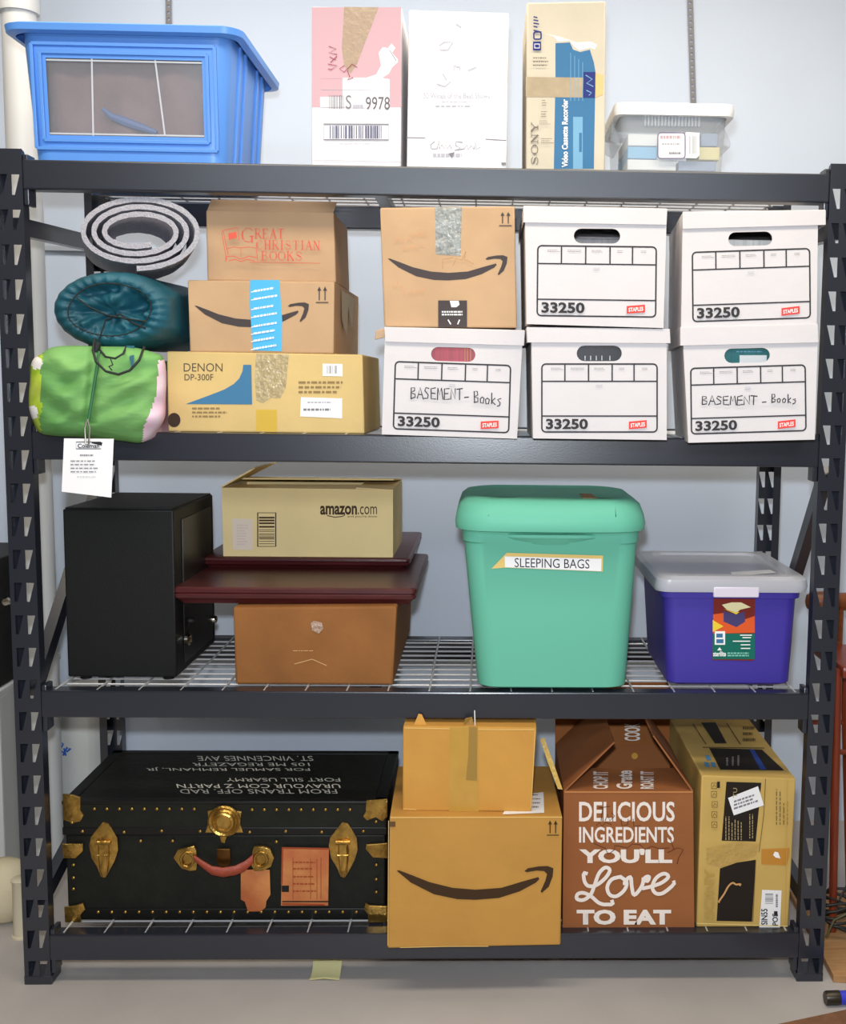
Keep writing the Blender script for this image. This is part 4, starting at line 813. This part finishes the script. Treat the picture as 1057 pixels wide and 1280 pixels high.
for pts in ([(218, 1071), (223, 1061), (232, 1059), (243, 1056), (246, 1062), (247, 1078), (246, 1086), (238, 1087), (228, 1084)], [(343, 1071), (338, 1060), (330, 1057), (318, 1057), (316, 1064), (315, 1080), (318, 1087), (328, 1087), (339, 1082)]):
    b = plate('handle_loop', pts, .008).build('handle_loop', tr); cx_ = sum(p[0] for p in pts) / len(pts); mb = MB()
    mb.tube([tF.pt(cx_ + 8 * math.cos(a) , 1072 + 9 * math.sin(a)) + Vector((0, -.013, 0)) for a in [i * math.pi / 6 for i in range(12)]], .0035, mbr, 8, True); mb.build('ring', b)
mb = MB(); mlea = mat('red_leather', (146, 60, 36), .5, var=.2, scale=30, bump=.15, bscale=90)
rings = []
for x, y, yy, hw in ((245, 1069, .016, 4), (255, 1075, .022, 5), (268, 1082, .028, 6), (282, 1084, .030, 6.5), (297, 1082, .028, 6.5), (308, 1078, .022, 7), (318, 1070, .016, 6)):
    p = tF.pt(x, y) + Vector((0, -yy, 0)); h = hw / 525.; rings.append([p + Vector((0, .006 * math.cos(a), h * math.sin(a))) for a in [i * math.pi / 5 for i in range(10)]])
mb.loft(rings, mlea); mb.build('leather_handle', tr)
mo = mat('orange_leather', (196, 128, 70), .55, rgb2=(180, 98, 54), scale=14, bump=.15, bscale=60)
plate('luggage_tag', [(301, 1087), (337, 1087), (338, 1118), (333, 1126), (332, 1134), (326, 1139), (310, 1139), (306, 1127), (301, 1124)], .0015, m=mo).build('luggage_tag', tr)
mb = MB(); mb.face(sub([(351, 1132), (410, 1132), (411, 1060), (353, 1059)], tF, .003), mo); I = Ink(mb, tF, .003); rdk = ink('label_rust', (150, 66, 34)); tnk = ink('trunk_black', (28, 26, 20))
I.line([(353, 1060), (410, 1061)], 2.2, rdk); I.line([(353, 1130), (405, 1131)], 2.2, rdk); I.rect(352, 1107, 361, 1115, tnk); I.line([(353, 1127), (411, 1127)], 1.6, tnk); I.line([(353, 1060), (352, 1105)], 2, rdk)
for x in (366, 388, 396, 401): I.line([(x, 1070 + (x % 7)), (x, 1124)], .7, rdk)
for y in (1076, 1084, 1094, 1103, 1112): I.greek(366, y, 398, y + 4, 1, rdk, seed=y, fill=.4)
mb.build('paper_label', tr)
rv = MB(); rv.lathe([(.0042, 0), (.0038, .0016), (.0022, .0028), (.0004, .0032)], LOC[tr], (0, -1, 0), mbr, 10); rv = rv.build('rivet', tr); first = True
spots = [(118 + 15.6 * i, 1011 + .02 * i) for i in range(9)] + [(315 + 15.3 * i, 1012) for i in range(9)] + [(103, 1039), (155, 1040), (202, 1038.5), (250, 1039), (312, 1040), (357, 1039), (402, 1040), (454, 1039), (175, 1052), (215, 1052), (345, 1053)] + [(90 + 0, 1028), (470, 1027)] + [(122 + 17 * i, 1141) for i in range(20)] + [(91, 1082), (91, 1098), (91, 1112), (470, 1082), (470, 1100), (470, 1116)]
for x, y in spots:
    o = rv if first else rv.copy()
    if not first: COL.objects.link(o)
    o.parent = tr; p = tF.pt(x, y, .003) ; o.location = p - LOC[tr]; first = False
    if y > 1100 or (1041 < y): o.location.y = ty0 - LOC[tr].y - .0005
# big smile-arrow carton and small carton on it
kr = card('kraft_gold', (188, 138, 66), .05); kr2 = card('kraft_amber', (200, 146, 68), .06); dkb = ink('smile_brown', (62, 42, 22))
k = Carton((486.8, 1021), (702.7, 1020.5), (700.6, 1181.5), (484.2, 1185.6), -.07, -.06, .36, kr, zb=None); bz = k.topz; big = k
k.start('carton', 'big golden smile-arrow carton hanging over the front edge of the bottom shelf'); I = k.ink
wr = ink('worn_edge', (226, 186, 110)); I.line([(488, 1022), (702, 1021.5)], 1.1, wr); I.line([(485.6, 1026), (484.6, 1182)], .8, wr); I.line([(500, 1184.4), (560, 1183), (610, 1182.8)], .9, wr); I.smile(495.4, 1082.5, 691.4, 1124.8, dkb); I.arrows(683.5, 1025.5, 698, 1045, dkb); I.rect(487, 1027, 494, 1033.5, ink('tab_brown', (96, 72, 44)))
k.body()
def sl_(I):
    for y in (992, 997, 1002, 1007): I.greek(660, y, 678, y + 3, 1, ol, seed=y)
patch(k.root, 'label', k.top, [(628, 1018), (680, 1016), (679, 990), (664, 992), (660, 1010), (630, 1014)], pk, .0015, sl_)
k2 = Carton((503.5, 907.5), (670.5, 909.5), (664, 1015.5), (502.5, 1012), -.03, -.035, .30, kr2, zb=bz)
k2.start('carton', 'small amber carton with a vertical tape strip on the big golden carton'); I = k2.ink; I.line([(506, 910), (560, 911), (620, 912), (668, 912)], 1.1, wr); I.line([(504, 1011), (520, 1012)], 1., wr); I.line([(668.5, 914), (663.5, 1010)], .8, wr); k2.body()
patch(k2.root, 'tape', k2.face, [(561, 1014), (598, 1014.5), (597.5, 908.5), (562, 908)], mat('amber_clear_tape', (206, 160, 70), .25, alpha=.8, var=.06, scale=30, spec=.7), .001)
patch(k2.root, 'tape', k2.face, [(582, 975), (596, 976), (596.5, 908.5), (586, 908), (585, 945)], mat('olive_tape', (168, 132, 62), .4, alpha=.8), .0016)
mb = MB(); a = at(518, 907, -.02); b = at(532, 906, -.02); c_ = at(525, 890, -.015)
slab(mb, at(516, 909, -.02), at(534, 908, -.02), at(527, 893, -.01), at(523, 892, -.01), kr2, .002); mb.build('tape_tab', k2.root)
mb = MB(); slab(mb, at(579, 909, -.02), at(592, 909, -.02), at(590, 897, -.018), at(581, 899, -.025), mat('olive_tape', (168, 132, 62)), .004); mb.tube([at(593.5, 908, -.02), at(593, 888, -.02)], .0014, pk, 6); mb.build('tape_tab', k2.root)
# meal-kit carton
cop = card('copper', (150, 92, 52), .07); cin = card('copper_inside', (150, 92, 46), .08)
k = Carton((704.5, 988), (866, 988), (867.5, 1161), (703, 1161.5), .03, .03, .36, cop, zb=Z4, skip=(4,), bevel=0)
k.start('carton', 'copper brown meal carton with white slogan and half-open flaps on the bottom shelf'); I = k.ink; cwh = ink('cream_white', (238, 226, 216))
I.text('DELICIOUS', 723.5, 1002, 843, 1027, cwh, bold=.02); I.text('INGREDIENTS', 723.5, 1033.5, 842, 1053.5, cwh, bold=.02); I.text("YOU'LL", 723.5, 1061, 840, 1079, cwh, bold=.05); I.text('TO EAT', 720.5, 1137, 838.5, 1156, cwh, bold=.05)
LV = lambda P: [(700 + x / 6.218, 985 + y / 6.218) for x, y in P]
def sm(P): return [tuple(q) for q in smooth(P, 4)[:(len(P) - 1) * 4 + 1]]
for P in ([(205, 665), (185, 712), (215, 760), (280, 755), (350, 700), (385, 640), (350, 618), (300, 665), (265, 760), (235, 830), (180, 870), (130, 862), (135, 825), (180, 815), (240, 842), (300, 893), (360, 905), (402, 878)], [(470, 690), (400, 710), (365, 770), (385, 830), (440, 840), (500, 790), (515, 730), (470, 692)], [(500, 745), (545, 690), (556, 770), (575, 832), (630, 770), (655, 700), (690, 690), (675, 725), (640, 710)], [(640, 780), (710, 765), (790, 735), (840, 690), (805, 665), (745, 700), (715, 770), (745, 820), (810, 810), (882, 728)]): I.line(sm(LV(P)), 4.6, cwh)
mk = ink('marker', (96, 46, 28)); I.line([(706, 990), (865, 990)], 1.2, ink('worn_copper', (206, 140, 82)))
for st in (((748, 1010), (762, 1008)), ((753, 1010), (751, 1026)), ((756, 1026), (759, 1018), (762, 1026), (768, 1020), (764, 1016)), ((745, 1032), (749, 1028), (752, 1033), (757, 1028), (764, 1031)), ((776, 1024), (777, 1032), (784, 1031), (785, 1024)), ((791, 1024), (792, 1033), (800, 1032)), ((742, 1054), (750, 1058), (756, 1060), (760, 1068), (768, 1062), (768, 1057), (775, 1058), (784, 1060), (790, 1055), (800, 1056), (806, 1062), (814, 1058), (824, 1061), (836, 1060)), ((838, 1050), (842, 1062), (834, 1066), (846, 1060), (854, 1062), (848, 1072), (846, 1080))): I.line(st, 1., mk)
k.body(); c = k.c
mb = MB(); fr_ = [c[3], c[2], at(846, 960, .17), at(722, 960, .17)]; slab(mb, *fr_, cop, .003)
fI = Ink(mb, Face(fr_[0], (fr_[1] - fr_[0]).cross(fr_[3] - fr_[0])), .001); fI.text('CHOP IT', 741, 964, 760, 986, cwh, bold=.03, ang=90); fI.text('Grate', 770, 963, 790, 986, cwh, bold=.03, ang=90); fI.text('ROAST IT', 800, 964, 817, 986, cwh, bold=.03, ang=90)
mb.build('flap', k.root)
mb = MB(); v = at(767, 927, .035) - c[3]; slab(mb, c[3], c[3] + v, c[7] + v, c[7], cop, .004); mb.build('flap', k.root)
mb = MB(); v = at(817, 919, .035) - c[2]; slab(mb, c[2] + v, c[2], c[6], c[6] + v, cop, .004); mb.build('flap', k.root)
mb = MB(); v = Vector((0, .02, .17)); slab(mb, c[7], c[6], c[6] + v, c[7] + v, cin, .004); bI = Ink(mb, Face(c[7], (c[6] - c[7]).cross(v)), .001)
bI.poly([(793 + 4 * math.cos(a), 945 - 4 * math.sin(a)) for a in [i * math.pi / 6 for i in range(12)]], ink('gold_dot', (206, 150, 60))); bI.text('COOK', 780, 904, 800, 926, cwh, bold=.03, ang=90); mb.build('flap', k.root)
mb = MB(); mb.face(sub([(697, 986), (703, 987), (692, 955), (680, 922), (675, 924), (684, 952)], Face(c[3] + Vector((-.002, 0, 0)), (0, -1, .12))), mat('tape_gold', (206, 170, 80), .35, spec=.7, bump=.4, bscale=60)); mb.build('tape', k.root)
# receiver carton
sy = card('gold_card', (198, 164, 92), .06)
k = Carton((876.5, 969), (994.5, 973), (985, 1160), (870, 1158), .03, .03, .50, sy, zb=Z4)
k.start('carton', 'worn gold electronics carton with black panels at the right end of the bottom shelf'); I = k.ink; pbk = ink('panel_black', (34, 26, 20)); ot = ink('print_olive', (104, 84, 40))
P5 = lambda L: [(870 + x / 4.74, 900 + y / 4.74) for x, y in L]
I.poly(P5([(150, 715), (352, 720), (385, 372), (178, 366)]), pbk); I.poly(P5([(120, 1190), (330, 1195), (352, 828), (240, 845), (140, 880)]), pbk)
for x, y in ((98, 390), (98, 440), (102, 500), (100, 560), (100, 620)): I.rect(870 + (x - 8) / 4.74, 900 + (y - 18) / 4.74, 870 + (x + 22) / 4.74, 900 + (y + 18) / 4.74, sy); I.frame(870 + (x - 8) / 4.74, 900 + (y - 16) / 4.74, 870 + (x + 22) / 4.74, 900 + (y + 16) / 4.74, .9, ot); I.line(P5([(x, y + 8), (x + 8, y - 8), (x + 16, y + 6)]), 1, ot)
I.rect(896, 977, 899.5, 985, pbk)
I.greek(905, 1018, 928, 1050, 6, ink('panel_print', (170, 150, 110)), seed=3, vertical=True, fill=.3); I.greek(935, 1015, 942, 1048, 2, ink('panel_print', (170, 150, 110)), seed=4, vertical=True, fill=.3); I.text('TU', 916, 985, 921, 997, ink('panel_print', (170, 150, 110)), ang=90)
I.greek(968, 978, 986, 1031, 4, ot, seed=7, vertical=True, fill=.25, ragged=.5); I.text('SONY', 880, 1086, 893, 1150, ink('print_sand', (176, 146, 76)), ang=90, bold=.03)
I.line(sm(P5([(135, 1080), (165, 1030), (190, 985), (215, 965), (235, 975), (258, 980)])), 2.2, ink('torn_tan', (200, 150, 96)))
I.line(P5([(410, 350), (400, 560), (372, 780)]), .8, ot); I.line(P5([(352, 830), (335, 1195)]), .8, ot); I.line(P5([(540, 360), (528, 1225)]), .7, ink('edge_tan', (186, 150, 76))); I.line(P5([(5, 1205), (540, 1222)]), 1., ink('edge_light', (232, 204, 130)))
k.body()
patch(k.root, 'tape', k.face, P5([(60, 850), (150, 870), (260, 838), (355, 800), (372, 735), (250, 722), (60, 760)]), mat('tan_gloss_tape', (196, 160, 86), .25, alpha=.85, bump=.5, bscale=50, spec=.7), .0012)
patch(k.root, 'tape', k.face, P5([(385, 855), (535, 862), (552, 800), (552, 758), (385, 765)]), mat('amber_gloss_tape', (206, 140, 44), .25, alpha=.8, spec=.7), .0012, lambda I: I.poly(P5([(455, 800), (470, 815), (498, 820), (485, 785), (465, 780)]), wht))
def stk(I): I.greek(917, 1000, 948, 1013, 3, gry, sl=-.33, seed=11, fill=.55)
patch(k.root, 'label', k.face, P5([(188, 462), (222, 565), (400, 505), (385, 455), (365, 392)]), pk, .0016, stk)
def stk2(I):
    I.bars(956, 1117, 966, 1131, gry, 10, False, seed=6); I.text('SIN55', 951, 1136, 959, 1156, blk, ang=90, bold=.02); I.greek(968, 1116, 973, 1134, 1, gry, vertical=True); I.text('POS', 965, 1142, 972, 1157, blk, ang=90, bold=.02); I.rect(967, 1139, 971.5, 1145, blk)
patch(k.root, 'label', k.face, P5([(372, 1228), (495, 1233), (505, 1010), (390, 1006)]), pk, .0016, stk2)
mb = MB(); tI = Ink(mb, k.top, .001); T = k.top
tI.poly([(900, 962), (980, 963), (952, 937), (886, 935)], pbk); tI.poly([(950, 962), (958, 962), (942, 937), (936, 936)], ink('streak_blue', (44, 70, 150))); tI.greek(905, 942, 926, 957, 3, gry, seed=2, vertical=True, fill=.3)
for x in (881, 885, 889): tI.poly([(x, 958), (x + 6, 959), (x + 4, 953), (x - 1, 952)] if x != 885 else [(x - 2, 950), (x + 4, 950), (x + 1, 944), (x - 4, 944)], ink('logo_blue', (90, 150, 190)))
tI.poly([(893, 929), (908, 929), (894, 903), (876, 903)], pbk); tI.line([(925, 930), (908, 904)], 1.2, ot); tI.line([(882, 930), (866, 905)], 1.2, ot); tI.greek(928, 906, 944, 928, 3, ot, seed=8, fill=.45); tI.line([(878, 934), (955, 935)], 1., ot)
mb.build('printed_top', k.root)
# ================================================================== around the rack
mpvc = mat('grey_pvc', (214, 214, 212), .4)
px0, px1 = at(4, 60, .7).x, at(46, 60, .7).x; pr = (px1 - px0) / 2; pcx_ = (px0 + px1) / 2
pp = thing('drain_pipe', (pcx_, .70, 0), 'thick white plastic drain pipe rising behind the left post of the rack', 'pipe')
mb = MB(); mb.lathe([(pr, 0), (pr, 3.0)], (pcx_, .70, 0), (0, 0, 1), mpvc, 28); mb.build('pipe', pp)
mb = MB(); cz = at(25, 17, .7).z; mb.lathe([(pr + .001, cz), (pr + .008, cz), (pr + .009, cz + .01), (pr + .009, cz + .12), (pr + .001, cz + .121)], (pcx_, .70, 0), (0, 0, 1), mpvc, 28); mb.build('coupling', pp)
mwp = mat('white_enamel', (206, 206, 202), .45)
xr_ = -1.255; ztop = at(10, 864, .55).z
cb = thing('cabinet', (-1.55, .75, 0), 'plain white enamelled cabinet standing left of the rack', 'cabinet')
mb = MB(); mb.box((-1.9, .56, .02), (xr_, 1.03, ztop - .02), mwp, .006); mb.build('body', cb); mb = MB(); mb.box((-1.905, .545, ztop - .022), (xr_ + .004, 1.03, ztop), mwp, .005); mb.build('top', cb)
# black stereo unit on the cabinet
zz = at(5, 702, .56).z
st_ = thing('stereo_unit', (-1.5, .72, ztop), 'black stereo unit with silver trim sitting on the white cabinet', 'stereo')
mb = MB(); mb.box((-1.8, .58, ztop + .001), (xr_ - .005, .95, zz), mblk, .006); mb.build('case', st_)
mb = MB(); za, zb_ = at(8, 812, .57).z, at(8, 782, .57).z; mb.box((-1.78, .570, za), (xr_ - .008, .582, zb_), mat('brushed_trim', (130, 134, 142), .35, metal=.6), .003); mb.build('trim_panel', st_)
mb = MB(); mb.lathe([(.001, 0), (.012, 0), (.010, .012), (.001, .013)], (at(8, 752, .575).x, .580, at(8, 752, .575).z), (0, -1, 0), msil, 14); mb.build('knob', st_)
# white tub with blue script behind
tb0, tb1 = at(60, 930, .80).x, at(125, 930, .80).x
wt = thing('white_tub', ((tb0 + tb1) / 2, .9, 0), 'tall white plastic tub with blue script behind the left end of the trunk', 'tub')
mb = MB(); mb.loft([rrect((tb0 + tb1) / 2, .91, tb1 - tb0 + e, .22 + e, .04, z, 6) for e, z in ((-.01, 0), (0, .01), (0, at(90, 878, .8).z), (-.02, at(90, 872, .8).z))], mwp); I = Ink(mb, Face((0, .80, 0), (0, -1, 0))); bl = ink('script_blue', (40, 100, 190))
for st in (((72, 938), (74, 926), (79, 930), (75, 938), (82, 942)), ((79, 944), (84, 934), (87, 937), (83, 940), (88, 936)), ((80, 936), (82, 944))): I.line(st, 2.2, bl)
mb.build('body', wt)
mcr = mat('cream_canvas', (212, 198, 166), .8, bump=.25, bscale=20)
q = atz(-12, 1168, 0); mb = MB(); rr_ = .065
mb.loft([[(q.x + r * math.cos(a) * (1.05 + .05 * math.sin(3 * a)), q.y + .09 + r * .9 * math.sin(a), z) for a in [i * math.pi / 10 for i in range(20)]] for r, z in ((.035, 0), (.055, .012), (.073, .05), (.072, .10), (.06, .14), (.042, .16), (.012, .165))], mcr)
tag(mb.build('cushion', angle=70), 'plump cream canvas cushion on the floor at the left edge', 'cushion')
q = atz(25, 1174, 0); mb = MB(); mb.lathe([(.028, 0), (.028, .004), (.024, .006), (.022, .15), (.026, .156), (.020, .16), (.001, .16)], (q.x, q.y + .02, 0), (0, 0, 1), mat('cream_plastic', (216, 204, 176), .5), 20)
tag(mb.build('plastic_canister'), 'slim cream plastic canister between the cream cushion and the rack post', 'canister')
# curl of yellow paper on the floor
a, b = atz(386, 1226, 0), atz(424, 1225, 0); mb = MB(); rows = []
for i in range(9):
    u = i / 8; y = a.y + u * .065; z = .0015 + .026 * (u ** 2) ; rows.append([(a.x + .003 * math.sin(u * 3), y, z), ((a.x + b.x) / 2, y, z + .004), (b.x, y, z + .003 * u)])
mb.loft(rows, mat('pale_yellow_paper', (214, 206, 150), .7), False, False, False); tag(mb.build('paper_slip', angle=80), 'small curled slip of pale yellow paper on the floor under the bottom beam', 'paper')
# wooden chair at the right edge
mred = mat('red_brown_wood', (140, 58, 30), .35, rgb2=(112, 42, 22), scale=9, stretch=(10, 10, 1), spec=.5); mwd = mat('brown_wood', (134, 74, 34), .4, rgb2=(110, 56, 24), scale=9, stretch=(1, 10, 10))
Yc = .30; l0, l1 = atz(1041, 1168, 0), at(1052, 836, .10)
ch = thing('wooden_chair', (1.16, .25, 0), 'red-brown wooden chair with a round-ended rail right of the rack', 'chair')
for (bx_, tx_, Y) in ((1040, 1046, .22), (1060, 1056, .42), (1150, 1156, .22), (1170, 1166, .42)):
    a, b = at(bx_, 1150, Y), at(tx_, 836, Y); a = a + (a - b) * ((a.z) / (b.z - a.z)) if a.z > 0 else a; mb = MB(); mb.tube([(a.x, Y, .021), (b.x, Y, b.z)], [.010, .013], mred, 12); mb.build('leg', ch)
za = at(1045, 940, .22).z; x0_, x1_ = at(1041, 940, .22).x, at(1153, 940, .22).x
for Y, z in ((.22, za), (.42, za + .02)): mb = MB(); mb.tube([(x0_, Y, z), (x1_, Y, z)], .007, mred, 10); mb.build('rung', ch)
for x in (x0_ + .004, x1_): mb = MB(); mb.tube([(x, .22, za - .12), (x + .012, .42, za - .12)], .007, mred, 10); mb.build('rung', ch)
zs_ = at(1050, 836, .22).z; mb = MB(); mb.box((x0_ + .006, .19, zs_ - .02), (x1_ + .03, .46, zs_ + .012), mred, .008); mb.build('seat', ch)
zr = at(1040, 752, .46).z; xl_ = at(1006, 752, .46).x; mb = MB()
mb.lathe([(.001, 0), (.02, .006), (.028, .02), (.030, .05), (.026, .08), (.026, .5)], (xl_, .46, zr), (1, 0, 0), mwd, 16); mb.build('top_rail', ch)
mb = MB(); mb.tube([(1.125, .455, zs_), (1.125, .455, zr)], .012, mwd, 10); mb.build('back_post', ch); mb = MB(); mb.tube([(1.34, .455, zs_), (1.34, .455, zr)], .012, mwd, 10); mb.build('back_post', ch)
# thing on the floor: coiled cable, board, connector, mat
q = atz(1052, 1195, 0); mb = MB(); P = []
for i in range(90): a = i * .42; r = .075 + .014 * math.sin(i * 1.3); P.append((q.x + .03 + r * math.cos(a), q.y + .10 + r * .7 * math.sin(a), .046 + .002 * i * .35 + .010 * math.sin(i * .9)))
mb.tube(P, .0042, mat('black_rubber', (28, 27, 26), .5), 8)
mb.tube([(q.x - .045, q.y + .1, .09), at(1030, 1120, q.y + .06), at(1048, 1126, q.y + .05), at(1062, 1100, q.y + .05)], .0035, MATS['black_rubber'], 8)
mb.tube([at(1032, 1172, q.y), at(1042, 1150, q.y), at(1058, 1142, q.y)], .003, mat('olive_rubber', (84, 84, 52), .5), 8)
tag(mb.build('coiled_cable', angle=80), 'tangled coil of black cable on the floor right of the rack', 'cable')
mpl = mat('pale_board', (190, 146, 98), .6, rgb2=(170, 124, 78), scale=8, stretch=(2, 14, 2))
mb = MB(); a, b = atz(1037, 1218, 0), atz(1037, 1122, 0); mb.hexa([(a.x - .004, a.y - .04, 0), (1.6, a.y - .10, 0), (1.6, a.y - .10, .02), (a.x - .004, a.y - .04, .02), (a.x + .012, b.y, 0), (1.6, b.y, 0), (1.6, b.y, .02), (a.x + .012, b.y, .02)], mpl, .002)
tag(mb.build('wooden_board'), 'pale wooden board lying on the floor under the chair', 'board')
q = atz(1032, 1259, 0)
cn = thing('cable_connector', (q.x + .05, q.y, 0), 'dark cable connector with a blue collar on the floor at the right edge', 'connector')
mb = MB(); mb.lathe([(.001, 0), (.015, 0), (.017, .004), (.017, .034), (.014, .036)], (q.x, q.y + .01, .0172), (1, .05, 0), mat('gunmetal', (64, 58, 48), .35, metal=.6), 18); mb.build('barrel', cn)
mb = MB(); mb.lathe([(.014, .034), (.016, .036), (.016, .085), (.010, .11), (.006, .14)], (q.x, q.y + .01, .0172), (1, .05, 0), mat('blue_collar', (58, 62, 200), .4), 18); mb.build('collar', cn)
p = [atz(972, 1283, 0), atz(1075, 1261, 0), atz(1075, 1330, 0), atz(972, 1330, 0)]; mb = MB()
mb.hexa([p[3] , p[2], p[2] + Vector((0, 0, .006)), p[3] + Vector((0, 0, .006)), p[0], p[1], p[1] + Vector((0, 0, .006)), p[0] + Vector((0, 0, .006))], mat('brown_mat', (122, 84, 56), .8, var=.15, scale=40))
tag(mb.build('floor_mat'), 'brown mat corner on the floor at the bottom right', 'mat')
